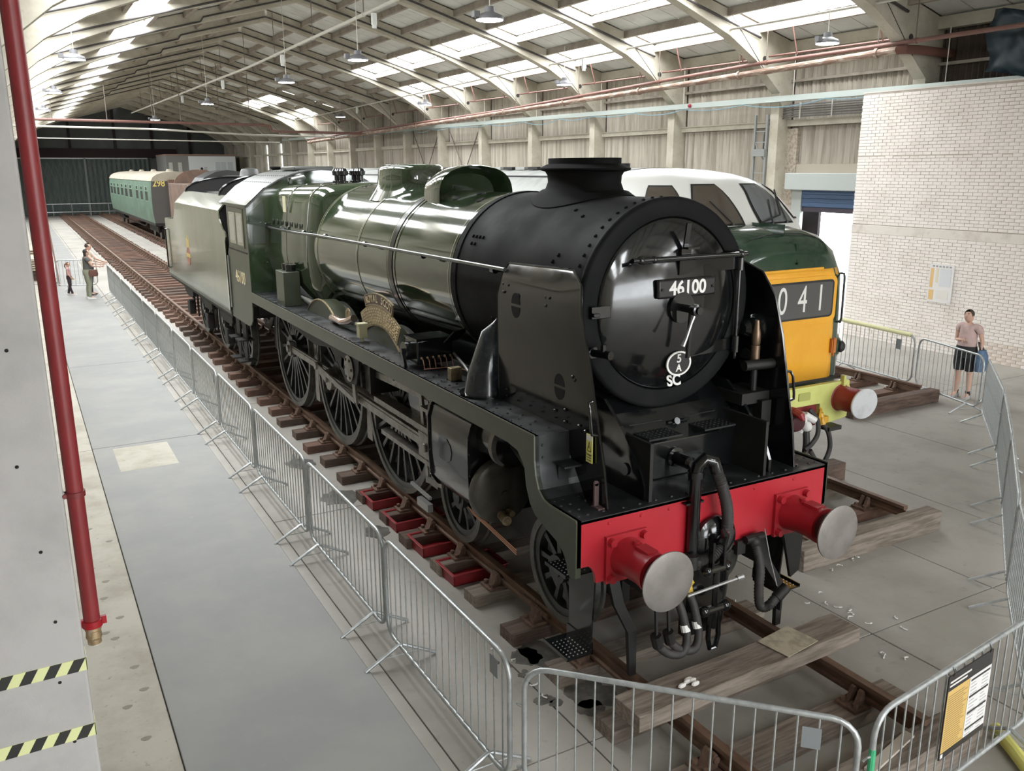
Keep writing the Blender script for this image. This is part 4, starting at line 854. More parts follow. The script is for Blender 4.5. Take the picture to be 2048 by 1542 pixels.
    # guard iron and front steps
    MB().loft([[(sx * .80 + a, .30 + b_, z) for a, b_ in ((-.05, -.015), (.05, -.015), (.05, .015), (-.05, .015))] for z in (.9,)] + [[(sx * .80 + a * .95, .16 + b_, .55) for a, b_ in ((-.05, -.02), (.05, -.02), (.05, .02), (-.05, .02))], [(sx * .80 + a * .8, -.02 + b_, .40) for a, b_ in ((-.05, -.02), (.05, -.02), (.05, .02), (-.05, .02))], [(sx * .79 + a * .6, -.03 + b_, .02) for a, b_ in ((-.05, -.02), (.05, -.02), (.05, .02), (-.05, .02))]]).build('guard_iron', M_und, S, smooth=30)
    sp_ = MB().prism([(.14, 1.0), (.52, 1.0), (.50, .15), (.20, .15)], 'x', sx * 1.02, sx * 1.035).build('front_step_plate', M_blk, S, smooth=0)
    for z, y0, y1 in ((.17, .16, .52), (.86, .2, .50)):
        MB().box(sx * 1.03, sx * 1.27, y0, y1, z, z + .012).box(sx * 1.265, sx * 1.275, y0, y1, z, z + .03).box(sx * 1.03, sx * 1.045, y0, y1, z, z + .10).build('front_step', M_blk, sp_, smooth=0)
        rv = MB(); rv.rivets([(sx * (1.07 + .04 * i), y0 + .04 + .04 * j, z + .012) for i in range(5) for j in range(7)], (0, 0, 1), .007, .005); tag(rv.build('step_studs', P('stud_worn', (.3, .3, .3), .4, .6), sp_, smooth=0), kind='stuff')
# ---- drawhook, coupling, pipes at the front
ck = MB().lathe([(.11, 0), (.11, .02), (.05, .03), (.05, .07)], (.0, 0, 1.055), (0, -1, 0), 20).tube([(0, -.07, 1.055), (0, -.16, 1.05), (0, -.22, 1.08), (0, -.24, 1.13), (0, -.21, 1.17)], [.04, .045, .045, .035, .02], 10)
ck.build('drawhook', M_blk, S).location = (-.08, 0, 0)
cl = MB()
for sx in (-.06, .06): cl.bar((sx, -.17, 1.06), (sx, -.17, .82), .022, .05)
cl.cyl((-.10, -.17, .82), (.10, -.17, .82), .032, n=10).cyl((-.11, -.17, .47), (.11, -.17, .47), .034, n=10).sphere((-.1, -.17, .82), .045).sphere((.1, -.17, .82), .045).sphere((-.11, -.17, .47), .05).sphere((.11, -.17, .47), .05)
cl.cyl((0, -.17, .82), (0, -.17, .30), .026, n=10).tube([(-.04, -.17, .47), (-.055, -.17, .22), (-.03, -.17, .12), (.03, -.17, .12), (.055, -.17, .22), (.04, -.17, .47)], .021, 8)
cl.build('screw_coupling', M_blk, S).location = (-.08, 0, 0)
MB().cyl((-.30, -.18, .66), (.24, -.20, .70), .013, n=8).cyl((.2, -.195, .697), (.26, -.2, .702), .022, n=8).build('coupling_bar', M_gry, S).location = (-.08, 0, 0)
MB().box(-.17, .13, -.02, .06, .18, .90).build('coupling_back_plate', M_blk, S).location = (-.08, 0, 0)
MB().lathe([(.21, 0), (.21, .03), (.17, .06), (.08, .08)], (.08, -.03, 1.0), (0, -1, 0), 28).build('steam_heat_boss', M_blk, S).location = (-.08, 0, 0)
MB().loft([oval(.03, .13, .02, .2), oval(.03, .17, .02, .5), oval(.03, .19, .02, .9)]).build('coupling_shield', M_blk, S).location = (.06, 0, 0)
px_ = -.24
MB().cyl((px_, -.05, .86), (px_, -.05, 1.60), .048, n=16).cyl((px_, -.05, 1.58), (px_, -.05, 1.63), .065, n=16).tube([(px_, -.05, 1.60), (px_ + .01, -.06, 1.68), (px_ + .06, -.08, 1.73), (px_ + .13, -.10, 1.70), (px_ + .155, -.11, 1.62)], .052, 14).box(px_ - .09, px_ + .09, -.06, 0, 1.36, 1.375).build('vacuum_standpipe', M_blk, S)
hp = []; hn = 90
base = [(px_ + .155, -.11, 1.62), (px_ + .20, -.13, 1.50), (px_ + .26, -.14, 1.30), (px_ + .27, -.14, 1.12), (px_ + .22, -.13, .98), (px_ + .12, -.11, .90), (px_ + .02, -.10, .88)]
def crm(P_, n):
    out = []; P_ = [Vector(p) for p in P_]; P_ = [P_[0] * 2 - P_[1]] + P_ + [P_[-1] * 2 - P_[-2]]
    for i in range(1, len(P_) - 2):
        for k in range(n):
            t = k / n; a, b_, c, d = P_[i-1:i+3]; out.append(.5 * ((2*b_) + (c - a) * t + (2*a - 5*b_ + 4*c - d) * t*t + (3*b_ - a - 3*c + d) * t**3))
    out.append(P_[-2]); return out
hpt = crm(base, 14); MB().tube(hpt, [.050 if i % 2 else .043 for i in range(len(hpt))], 12).build('vacuum_hose', M_rub, S, smooth=60)
MB().cyl((px_ + .02, -.1, .88), (px_ - .06, -.09, .90), .05, n=12).cyl((px_ - .04, -.09, .84), (px_ - .04, -.09, .95), .06, n=12).bar((px_ - .0, -.12, .86), (px_ + .12, -.15, .76), .02, .04).build('hose_coupling', M_und, S)
# steam heat hose on the far side
sh_ = crm([(.52, -.06, .90), (.52, -.12, .80), (.50, -.17, .68), (.48, -.19, .52), (.50, -.20, .38), (.58, -.21, .36), (.68, -.22, .44)], 12)
MB().tube(sh_, [.042 if i % 2 else .036 for i in range(len(sh_))], 10).build('steam_heat_hose', M_rub, S, smooth=60).location = (-.10, 0, 0)
MB().cyl((.52, -.02, .92), (.52, -.08, .90), .05, n=12).cyl((.42, -.06, .93), (.62, -.06, .93), .035, n=10).sphere((.52, -.06, .90), .06).box(.36, .45, -.04, 0, .80, .92).build('steam_heat_valve', M_und, S).location = (-.10, 0, 0)
MB().cyl((.66, -.22, .42), (.76, -.23, .50), .05, .045, n=12).bar((.70, -.22, .46), (.70, -.22, .30), .02, .04).build('hose_end', M_und, S).location = (-.10, 0, 0)
MB().tube([(.70, .0, .95), (.70, -.08, .72), (.70, -.18, .50)], .005, 5).build('hose_chain', M_gry, S).location = (-.10, 0, 0)
MB().prism([(.84, .90), (1.10, .90), (1.08, .45), (.98, .40)], 'y', .02, .05).build('far_step_plate', M_blk, S, smooth=0)
# air brake pipes, left of the coupling
for k, (xo, zo) in enumerate(((-.42, 0), (-.30, .02))):
    q = crm([(xo, -.10, .62 + zo), (xo + .015, -.16, .50 + zo), (xo + .02, -.22, .32), (xo - .04, -.24, .22), (xo - .16, -.22, .24), (xo - .25, -.2, .32)], 8)
    MB().tube(q, .035, 10).build('air_hose', M_rub, S, smooth=60)
    MB().cyl((xo, -.10, .62 + zo), (xo, -.06, .72 + zo), .04, n=10).bar((xo - .01, -.08, .66 + zo), (xo - .01, -.14, .74 + zo), .03, .05).build('air_cock', M_yel, S)
    MB().cyl((xo - .25, -.2, .32), (xo - .28, -.2, .42), .045, n=10).bar((xo - .27, -.2, .40), (xo - .27, -.18, .62), .02, .02).build('hose_head', M_und, S)
    MB().cyl((xo + .018, -.185, .42), (xo + .02, -.205, .37), .038, n=10).build('hose_tag', M_wht, S)
# blower / pipework on the far side of the smokebox
MB().cyl((.86, .50, 2.28), (.86, .50, 2.42), .04, n=14).lathe([(.03, 0), (.04, .02), (.04, .10), (.03, .14), (.02, .22)], (.86, .5, 2.42), (0, 0, 1), 12).build('blower_valve', P('dull_bronze', (.22, .15, .10), .4, .7), S)
MB().cyl((.70, .46, 2.26), (1.0, .42, 2.26), .045, n=14).cyl((.86, .5, 2.0), (.86, .5, 2.28), .03, n=10).box(.66, .98, .42, .75, 1.92, 2.02).box(.84, .95, .36, .46, 1.72, 1.95).build('pipe_cluster', M_und, S)
MB().lathe([(.12, 0), (.12, .02), (.09, .04), (.085, .14), (.05, .18)], (.985, .62, 2.55), (-1, 0, 0), 24).build('headlamp_drum', M_blk, S)
# ================================================================== TENDER (world y 11.75 .. 19.1)
T = empty('locomotive_tender', (0, 0, ZR), 0, 'green six wheeled tender coupled behind the numbered cab', 'tender')
M_tg = P('tender_green', (.115, .135, .075), .20, var=(2, (.085, .10, .055), .4, .65), coat=.5, stretch=(1, 1, .35), bump=(1.6, .35, .03))
for sx in (-1, 1):
    q = [(11.78, 1.36), (11.78, 2.62), (11.66, 2.72), (11.70, 2.80), (11.92, 2.86), (12.12, 3.02), (12.22, 3.18), (17.30, 3.18), (17.45, 2.95), (17.62, 2.80), (17.8, 2.76), (19.05, 2.74), (19.1, 2.68), (19.1, 1.36)]
    sd = MB().prism(q, 'x', sx * 1.295, sx * 1.318).build('tank_side', M_tg, T, smooth=0)
    MB().prism([(sx * 1.318, 3.17), (sx * 1.06, 3.44), (sx * 1.04, 3.43), (sx * 1.295, 3.15)], 'y', 12.22, 17.28).build('coping_panel', P('coping_gloss', (.10, .12, .08), .12, coat=.6), T, smooth=0)
    MB().box(sx * 1.29, sx * 1.335, 11.6, 19.15, 1.30, 1.36).build('footplate_edge', M_grn2, T)
    MB().box(sx * 1.33, sx * 1.345, 11.62, 11.72, 1.36, 2.66).build('front_handrail_post', M_grn, T)
    MB().tube([(sx * 1.32, 18.85, 1.5), (sx * 1.36, 18.86, 1.5), (sx * 1.365, 18.86, 1.55), (sx * 1.365, 18.86, 2.42), (sx * 1.36, 18.86, 2.47), (sx * 1.32, 18.85, 2.47)], .018, 8).build('rear_handrail', M_blk, T)
# simplified tender wheels share the bogie wheel meshes, scaled to size
for y in (13.0, 15.05, 17.35):
    for sx in (-1, 1):
        w = link('tender_wheel', rmB, T, (sx * .755, y, .648), (0, 0, 0 if sx < 0 else math.pi), scale=(1, 1.296, 1.296)); link('tyre', tmB, w)
        for k in range(10): link('spoke', spB, w, (0, 0, 0), (2*math.pi*(k+.5)/10, 0, 0))
        ab = MB().box(sx * 1.05, sx * 1.2, y - .16, y + .16, .50, .82).build('axlebox', M_und, T, bevel=.02)
        MB().box(sx * 1.08, sx * 1.16, y - .55, y + .55, .98, 1.10).box(sx * 1.09, sx * 1.15, y - .42, y + .42, .92, .98).build('leaf_spring', M_und, T)
        MB().prism([(y - .28, .45), (y - .2, .45), (y - .14, 1.28), (y - .34, 1.28)], 'x', sx * 1.0, sx * 1.03).prism([(y + .2, .45), (y + .28, .45), (y + .34, 1.28), (y + .14, 1.28)], 'x', sx * 1.0, sx * 1.03).build('horn_guide', M_und, T, smooth=0)
        MB().bar((sx * 1.1, y - .5, 1.0), (sx * 1.1, y - .5, 1.3), .05, .05).bar((sx * 1.1, y + .5, 1.0), (sx * 1.1, y + .5, 1.3), .05, .05).build('spring_hanger', M_gry, T)
for sx in (-1, 1):
    MB().box(sx * 1.0, sx * 1.03, 11.7, 19.0, .98, 1.32).build('tender_frame', M_und, T)
    MB().prism([(11.75, 1.3), (12.1, 1.3), (12.02, .42), (11.8, .42)], 'x', sx * 1.15, sx * 1.17).box(sx * 1.02, sx * 1.33, 11.77, 12.06, .42, .44).box(sx * 1.02, sx * 1.33, 11.76, 12.07, .82, .84).build('tender_step', M_und, T, smooth=0)
MB().box(-1.3, 1.3, 11.7, 19.1, 1.22, 1.34).build('tender_floor', M_und, T)
MB().box(-1.29, 1.29, 17.3, 19.08, 1.36, 2.72).box(-1.0, 1.0, 11.9, 12.0, 1.36, 3.1).box(-1.29, 1.29, 18.95, 19.09, 1.36, 2.74).build('tank', M_grn2, T)
def arch(y, w, top, base, n=16): return [(w * math.cos(math.pi * i / n), base + (top - base) * math.sin(math.pi * i / n)) for i in range(n + 1)]
M_bnk = P('bunker_black', (.018, .016, .016), .7)
for y, top in ((13.2, 3.82), (17.1, 3.74)): MB().prism(arch(y, 1.06, top, 3.42), 'y', y, y + .03).build('bunker_plate', M_bnk, T, smooth=0)
for y, top in ((13.2, 3.83), (17.1, 3.75)): MB().tube([(x, y, z) for x, z in arch(y, 1.07, top, 3.42)], .022, 6).build('bunker_rim', M_blk, T)
MB().prism([(-1.04, 2.3), (1.04, 2.3), (1.04, 3.43), (.9, 3.43), (.5, 2.7), (-.5, 2.7), (-.9, 3.43), (-1.04, 3.43)], 'y', 12.3, 17.2).build('coal_space', M_bnk, T, smooth=0)
# cab doorway sheet and sign
MB().prism([(1.27, 1.36), (1.27, 3.18), (1.04, 3.43), (-1.04, 3.43), (-1.27, 3.18), (-1.27, 1.36)], 'y', 12.24, 12.28).build('tender_front', M_bnk, T, smooth=0)
sg = MB().box(-1.02, -.80, 12.22, 12.235, 3.02, 3.40).build('warning_sign', P('sign_cream', (.80, .74, .50), .5), T, label='small yellow and black warning sign')
MB().prism([(-.99, 3.20), (-.83, 3.20), (-.91, 3.35)], 'y', 12.212, 12.219).build('sign_triangle', P('sign_black', (.02, .02, .02), .5), sg, smooth=0)
MB().box(-1.0, -.82, 12.212, 12.219, 3.06, 3.15).build('sign_block', MATS['sign_yellow'], sg)
# tender crest: plain lion-and-wheel emblem in gold and red
cr = MB().lathe([(.20, 0), (.20, .006), (.17, .006), (.17, .002)], (-1.319, 15.9, 2.02), (-1, 0, 0), 24).build('crest_wheel', P('crest_red', (.42, .17, .13), .4), T)
MB().prism([(15.72, 2.22), (16.08, 2.22), (16.05, 2.42), (15.98, 2.36), (15.90, 2.50), (15.82, 2.36), (15.75, 2.42)], 'x', -1.324, -1.319).build('crest_lion', P('crest_gold', (.62, .48, .16), .4), cr, smooth=0)
MB().prism([(15.66, 2.0), (16.14, 2.0), (16.14, 2.08), (15.66, 2.08)], 'x', -1.328, -1.319).build('crest_band', MATS['crest_gold'], cr, smooth=0)

# ================================================================== DIESEL (local to (3.46,0,ZR); y world)
D = empty('diesel_locomotive', (3.46, 0, ZR), 0, 'dark green diesel engine with yellow nose panel and white cab roof', 'locomotive')
M_dgr = P('diesel_green', (.028, .060, .035), .16, var=(3, (.022, .045, .028), .4, .65), coat=.5)
M_lim = P('lime_green', (.63, .66, .22), .35, var=(3, (.56, .58, .18), .45, .65))
M_ylw = P('warning_yellow', (.88, .44, .045), .32, var=(2, (.82, .39, .035), .45, .65))
M_cwh = P('cab_white', (.78, .78, .74), .3)
M_drk = P('rubber_black', (.02, .02, .02), .5)
M_gls = P('cab_glass', (.085, .07, .055), .08, coat=.7)
M_gl2 = P('cab_glass_reflection_tint', (.16, .17, .18), .06, coat=.8)  # same cab glass with a bluish reflection put into its base colour
M_rgr = P('diesel_roof_grey', (.40, .41, .39), .5, var=(3, (.30, .31, .29), .45, .65))
def nose_sec(y, hw, top):
    pts = [(hw * 1.02, .95), (hw * 1.03, 1.4), (hw * 1.0, 2.2), (hw * .97, 2.6), (hw * .93, top - .36), (hw * .84, top - .2), (hw * .66, top - .08), (hw * .4, top - .02), (0, top)]
    return [(x, y, z) for x, z in pts] + [(-x, y, z) for x, z in pts[:-1][::-1]]
MB().loft([nose_sec(2.46, .90, 2.90), nose_sec(2.50, .97, 3.0), nose_sec(2.58, 1.02, 3.10), nose_sec(2.72, 1.06, 3.175), nose_sec(2.95, 1.10, 3.215), nose_sec(3.3, 1.16, 3.235), nose_sec(3.9, 1.28, 3.25), nose_sec(4.6, 1.34, 3.26)]).build('nose', M_dgr, D, smooth=50)
# bonnet top edge strip
MB().tube([(x * .92, 2.62 + .0 * x, z) for x, z in [(-.9, 2.92), (-.6, 3.08), (-.3, 3.13), (0, 3.14), (.3, 3.13), (.6, 3.08), (.9, 2.92)]], .008, 6).build('nose_seam', M_drk, D)
MB().box(.0, .012, 2.60, 3.2, 3.10, 3.25).build('nose_ridge', M_dgr, D)
# yellow warning panel following the nose front
pan = []
for z, hw in ((1.30, .955), (1.6, .95), (2.0, .935), (2.4, .91), (2.62, .885), (2.70, .84)):
    pan.append([(-hw, 2.50, z)] + [(-hw * .8, 2.448, z), (0, 2.445, z), (hw * .8, 2.448, z)] + [(hw, 2.50, z)])
yp = MB().loft(pan, closed=False).build('warning_panel', M_ylw, D, smooth=60, label='orange yellow warning panel on the nose')
md = yp.modifiers.new('thick', 'SOLIDIFY'); md.thickness = .012
MB().box(-.94, .94, 2.43, 2.47, 1.265, 1.30).build('panel_band', M_drk, D)
def rr2(x0, x1, z0, z1, r, n=5):
    out = []
    for cx0, cz0, a in ((x1 - r, z1 - r, 0), (x0 + r, z1 - r, 90), (x0 + r, z0 + r, 180), (x1 - r, z0 + r, 270)): out += [(cx0 + r * math.cos(R(a + 90 * i / n)), cz0 + r * math.sin(R(a + 90 * i / n))) for i in range(n + 1)]
    return out
hb = MB().prism(rr2(-.80, .80, 2.02, 2.62, .1), 'y', 2.415, 2.46).build('headcode_surround', M_ylw, D, smooth=30)
MB().prism(rr2(-.74, .74, 2.10, 2.57, .06), 'y', 2.408, 2.42).build('headcode_seal', M_drk, hb, smooth=30)
MB().prism(rr2(-.71, .71, 2.125, 2.545, .05), 'y', 2.402, 2.41).build('headcode_glass', P('headcode_grey', (.10, .10, .10), .15, coat=.6), hb, smooth=30)
for ch, x in (('0', -.15), ('4', .19), ('1', .50)): text_obj('headcode_digit', ch, .47, P('headcode_white', (.78, .78, .74), .4), hb, (x, 2.401, 2.335), (R(90), 0, 0), .001, sx=.72)
MB().box(-.55, .55, 2.43, 2.46, 2.70, 2.725).box(-.45, .45, 2.43, 2.46, 2.66, 2.675).build('panel_lip', M_ylw, D)
MB().bar((.12, 2.46, 2.80), (.12, 2.50, 3.02), .04, .02, (0, 1, 0)).box(.08, .16, 2.42, 2.48, 2.78, 2.80).build('lamp_bracket', M_dgr, D)
MB().box(.78, .86, 2.40, 2.44, 1.62, 1.80).box(.80, .82, 2.39, 2.41, 1.58, 1.82).build('lamp_bracket', P('bracket_orange', (.5, .16, .03), .5), D)
MB().tube([(.94, 2.50, 2.62), (.935, 2.44, 2.62), (.94, 2.43, 2.57), (.945, 2.43, 2.05), (.94, 2.44, 2.0), (.95, 2.50, 2.0)], .014, 8).build('nose_handrail', M_drk, D)
mk = MB().lathe([(.16, 0), (.165, .05), (.12, .07), (.10, .09)], (1.02, 2.60, 1.66), (.5, -.85, 0), 20).build('marker_lamp', M_dgr, D)
MB().lathe([(.075, .08), (.08, .12), (.05, .15), (.03, .16)], (1.02, 2.60, 1.66), (.5, -.85, 0), 16).build('lamp_lens', M_drk, mk)
for o in list(D.children): o.location.y += .13     # the nose stands back from the buffer beam
# lime apron with cut-out
ap = [(-1.02, 1.27), (1.02, 1.27), (1.04, 1.0), (1.02, .78), (.56, .72), (.50, 1.02), (-.50, 1.02), (-.56, .72), (-1.02, .78), (-1.04, 1.0)]
MB().prism(ap, 'y', 2.40, 2.48).build('apron', M_lim, D, smooth=0, bevel=.012, label='lime green lower apron')
MB().box(-.52, .52, 2.47, 2.5, .72, 1.05).build('apron_recess', P('recess_red', (.22, .02, .025), .5), D)
MB().prism(rr2(.10, .30, 1.10, 1.20, .015), 'y', 2.385, 2.402).build('apron_slot', P('slot_lime', (.40, .42, .12), .5), D)
MB().box(.86, .90, 2.36, 2.42, 1.05, 1.35).box(.78, .92, 2.34, 2.42, 1.03, 1.06).build('apron_bracket', M_lim, D)
M_dred = P('buffer_red', (.30, .025, .03), .4)
M_bfg = P('buffer_grey', (.55, .56, .57), .5, var=(5, (.45, .46, .47), .5, .66))
for sx in (-.87, .87):
    bb_ = MB().lathe([(.22, .43), (.21, .40), (.16, .37), (.155, .10), (.15, .08)], (sx, 2.02, 1.055), (0, 1, 0), 26).build('buffer', M_dred, D)
    MB().lathe([(.22, .45), (.225, .405), (.18, .385)], (sx, 2.02, 1.055), (0, 1, 0), 26).build('buffer_collar', M_lim, bb_)
    o = MB().lathe([(.10, .09), (.19, .03), (.195, .015), (.19, .005), (.1, -.005), (.0, -.006)], (0, 0, 0), (0, 1, 0), 32).build('buffer_head', M_bfg, bb_); o.location = (sx, 2.02, 1.055); o.scale = (1.22, 1, 1)
# couplings and hoses in front of the diesel
MB().lathe([(.10, 0), (.10, .03), (.05, .04), (.05, .12)], (0, 2.46, 1.0), (0, -1, 0), 16).tube([(0, 2.34, 1.0), (0, 2.24, .97), (.0, 2.2, .92)], [.05, .05, .02], 8).build('drawhook', M_dred, D)
MB().lathe([(.13, 0), (.14, .03), (.11, .09), (.04, .10)], (.05, 2.40, .86), (0, -1, 0), 20).build('coupler_disc', P('coupler_maroon', (.06, .015, .02), .35), D)
MB().cyl((.18, 2.40, .70), (.20, 2.36, .95), .05, n=10).cyl((.2, 2.36, .93), (.32, 2.3, .85), .045, n=10).sphere((.22, 2.34, .78), .07).build('white_valve', P('valve_white', (.75, .74, .72), .4), D)
MB().tube(crm([(.22, 2.34, .72), (.22, 2.32, .55), (.20, 2.32, .30), (.2, 2.33, .16)], 6), .042, 10).build('vacuum_hose', M_rub, D)
MB().tube(crm([(.30, 2.38, .98), (.36, 2.30, .85), (.34, 2.26, .68), (.24, 2.26, .56), (.16, 2.28, .50)], 8), .03, 10).build('air_hose', M_rub, D)
MB().tube(crm([(.46, 2.30, .80), (.54, 2.26, .66), (.56, 2.24, .46), (.47, 2.24, .30), (.34, 2.25, .34), (.24, 2.27, .48)], 8), .03, 10).build('air_hose', M_rub, D)
MB().cyl((.44, 2.34, .92), (.46, 2.30, .78), .045, n=10).bar((.40, 2.32, .84), (.38, 2.28, 1.0), .03, .05).box(.42, .54, 2.28, 2.34, .80, .88).build('air_cock', P('cock_orange', (.60, .33, .03), .45), D)
MB().box(.50, .72, 2.22, 2.40, .70, .75).build('step_iron', M_drk, D)
# cab: plan outlines lofted upward
def cab_out(z, hw, f, back=5.2, n=14):
    out = []
    for i in range(-n, n + 1):
        t = i / n; a = abs(t) * math.pi / 2
        out.append((math.copysign(hw * math.sin(a) ** .82, t), f + .78 * (1 - math.cos(a)) ** 1.15, z))
    return [(-hw, back, z)] + out + [(hw, back, z)]
CL = [(3.10, 1.33, 3.20), (3.24, 1.31, 3.27), (3.45, 1.22, 3.46), (3.60, 1.13, 3.60), (3.70, 1.03, 3.74), (3.78, .90, 3.90), (3.84, .74, 4.10), (3.89, .50, 4.40), (3.915, .2, 4.8)]
MB().loft([cab_out(*c) for c in CL], closed=False).build('cab', M_cwh, D, smooth=50, label='white cab front and roof')
def cab_pt(t, z, off=.012):
    for (z0, h0, f0), (z1, h1, f1) in zip(CL[:-1], CL[1:]):
        if z0 <= z <= z1:
            k = (z - z0) / (z1 - z0); hw, f = h0 + (h1 - h0) * k, f0 + (f1 - f0) * k; break
    a = abs(t) * math.pi / 2; x = math.copysign(hw * math.sin(a) ** .82, t); y = f + .78 * (1 - math.cos(a)) ** 1.15
    n = Vector((x * .6, -(1.0 - abs(t) * .6), .55)).normalized(); return Vector((x, y, z)) + n * off
def cab_win(name, t0, t1, z0, z1, m, off, round_=True):
    g = []
    for j in range(7):
        z = z0 + (z1 - z0) * j / 6; row = []
        for i in range(9):
            t = t0 + (t1 - t0) * i / 8
            if round_: # pull the outer top corner in
                e = (j / 6) ** 3; t = t + (((t0 + t1) / 2) - t) * .35 * e
            row.append(cab_pt(t, z, off))
        g.append(row)
    return MB().loft(g, closed=False).build(name, m, D, smooth=60)
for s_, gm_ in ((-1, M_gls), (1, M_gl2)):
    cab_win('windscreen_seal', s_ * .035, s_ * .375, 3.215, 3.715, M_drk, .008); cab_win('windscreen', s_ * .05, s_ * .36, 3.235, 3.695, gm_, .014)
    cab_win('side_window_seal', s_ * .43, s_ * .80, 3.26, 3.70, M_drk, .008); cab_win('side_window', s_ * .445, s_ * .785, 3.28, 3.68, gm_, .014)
    for k in (.12, .26):
        a, b_ = cab_pt(s_ * k, 3.23, .03), cab_pt(s_ * (k + .1), 3.50, .03); MB().cyl(a, b_, .008, n=6).cyl(a - Vector((0, 0, .02)), a, .02, n=8).build('wiper', M_drk, D)
MB().tube([cab_pt(.03, 3.22, .05), cab_pt(.20, 3.3, .06), cab_pt(.4, 3.6, .06)], .012, 6).build('wiper_arm', M_drk, D)
# body behind the cab
bs = [(1.34, .95), (1.35, 1.6), (1.34, 2.8), (1.33, 3.10), (1.31, 3.24), (1.22, 3.45), (1.13, 3.60), (1.03, 3.70), (.90, 3.78), (.74, 3.84), (.50, 3.89), (.2, 3.915)]
full_ = bs + [(-x, z) for x, z in bs[::-1]]
MB().loft([[(x, 5.15, z) for x, z in full_], [(x, 23.6, z) for x, z in full_]]).build('body', M_dgr, D, smooth=40)
rfp = [(x * 1.004, z + .006) for x, z in full_ if z > 3.2]
MB().loft([[(x, 5.16, z) for x, z in rfp], [(x, 23.6, z) for x, z in rfp]], closed=False).build('roof', M_rgr, D, smooth=40)
rg_ = MB()
for k in range(12): MB().box(-.55, .55, 7.2 + .42 * k, 7.5 + .42 * k, 3.90, 3.945).build('roof_grille_slat', M_drk if k % 2 else M_rgr, D)
for y in (13.2, 15.4, 17.6, 20.0): MB().prism(rr2(-.6, .6, y, y + 1.3, .3), 'z', 3.88, 3.95).build('roof_hatch', M_rgr, D, smooth=20)
for y in (6.2, 14.8, 22): MB().cyl((0, y, 3.9), (0, y, 3.99), .22, n=16).build('roof_vent', M_drk, D)
for sx in (-.9, .9): MB().tube([(sx, 5.6, 3.80), (sx, 23, 3.80)], .015, 6).build('roof_rail', M_drk, D)
for y0 in (3.6, 17.5):
    for dy_ in (0, 1.6, 3.2):
        for sx in (-1, 1): MB().cyl((sx * .70, y0 + dy_, .52), (sx * .82, y0 + dy_, .52), .52, n=28).cyl((sx * .82, y0 + dy_, .52), (sx * .86, y0 + dy_, .52), .16, n=16).build('wheel', M_whl, D)
    MB().box(-.95, -.8, y0 - .7, y0 + 3.9, .45, .85).box(.8, .95, y0 - .7, y0 + 3.9, .45, .85).box(-.8, .8, y0 + .5, y0 + 2.7, .6, .9).build('bogie_frame', M_und, D)
# ================================================================== VEHICLES FARTHER BACK ON THE MIDDLE TRACK
# coach
Cc = empty('railway_coach', (3.46, 0, ZR), 0, 'pale green railway coach with cream roof numbered 298 on its end', 'coach')
M_cgr = P('coach_green', (.13, .21, .155), .5, var=(1.2, (.09, .155, .11), .4, .65)); M_crf = P('coach_roof', (.42, .38, .30), .7, var=(1, (.34, .30, .23), .4, .65)); M_cend = P('coach_end_grey', (.075, .07, .065), .6)
cs_ = [(1.30, 1.0), (1.37, 1.6), (1.38, 2.2), (1.36, 3.0), (1.30, 3.35)]; cr_ = [(1.34, 3.33), (1.22, 3.55), (1.0, 3.70), (.6, 3.81), (0, 3.86)]
cfull = cs_ + [(-x, z) for x, z in cs_[::-1]]; CY0, CY1 = 48.3, 72.5
MB().prism(cfull, 'y', CY0, CY1).build('coach_body', M_cgr, Cc, smooth=30)
rfl = cr_ + [(-x, z) for x, z in cr_[:-1][::-1]]; MB().prism(rfl, 'y', CY0 - .06, CY1 + .05).build('coach_roof', M_crf, Cc, smooth=35)
MB().prism(cfull[:5] + [(1.2, 3.5), (.9, 3.66), (.5, 3.76), (0, 3.8), (-.5, 3.76), (-.9, 3.66), (-1.2, 3.5)] + cfull[5:], 'y', CY0 - .04, CY0).build('coach_end', M_cend, Cc, smooth=0)
MB().prism([(-.45, 1.1), (.5, 1.1), (.5, 3.4), (-.45, 3.4)], 'y', CY0 - .35, CY0 - .04).build('gangway', P('gangway_brown', (.17, .10, .07), .8), Cc, smooth=0)
text_obj('coach_number', '298', .52, P('coach_yellow', (.72, .56, .15), .5), Cc, (-.93, CY0 - .045, 3.20), (R(90), 0, 0), .005, sx=.85, bold=.006)
M_cw = P('coach_window', (.075, .085, .075), .2); M_cwf = P('coach_window_frame', (.20, .30, .23), .5)
for y in (50.2, 52.4, 54.6, 58.0, 60.6, 63.2, 65.8, 68.4, 70.6):
    wd = 1.5 if y > 57 else 1.1
    fr0 = MB().box(-1.395, -1.36, y - wd/2 - .07, y + wd/2 + .07, 2.16, 3.02).build('coach_window', M_cwf, Cc)
    MB().box(-1.40, -1.37, y - wd/2, y + wd/2, 2.22, 2.74).build('pane', M_cw, fr0); MB().box(-1.40, -1.37, y - wd * .3, y + wd * .3, 2.80, 2.98).build('top_light', M_cw, fr0)
for y in (50.5, 57, 63, 69): MB().cyl((0, y, 3.84), (0, y, 3.98), .2, .12, n=12).build('roof_ventilator', M_crf, Cc)
MB().box(-1.3, 1.3, CY0, CY1, .85, 1.0).build('coach_underframe', M_und, Cc); MB().bar((-1.1, 54.5, .55), (-1.1, 66, .55), .06, .06).bar((-1.1, 54.5, .55), (-1.1, 52.8, .9), .05, .05).bar((-1.1, 66, .55), (-1.1, 67.6, .9), .05, .05).build('truss_rod', M_und, Cc)
for y in (50.2, 52.8, 68, 70.6):
    for sx in (-1, 1): MB().cyl((sx * .70, y, .48), (sx * .82, y, .48), .48, n=20).cyl((sx * .82, y, .48), (sx * .95, y, .48), .13, n=10).build('wheel', M_whl, Cc)
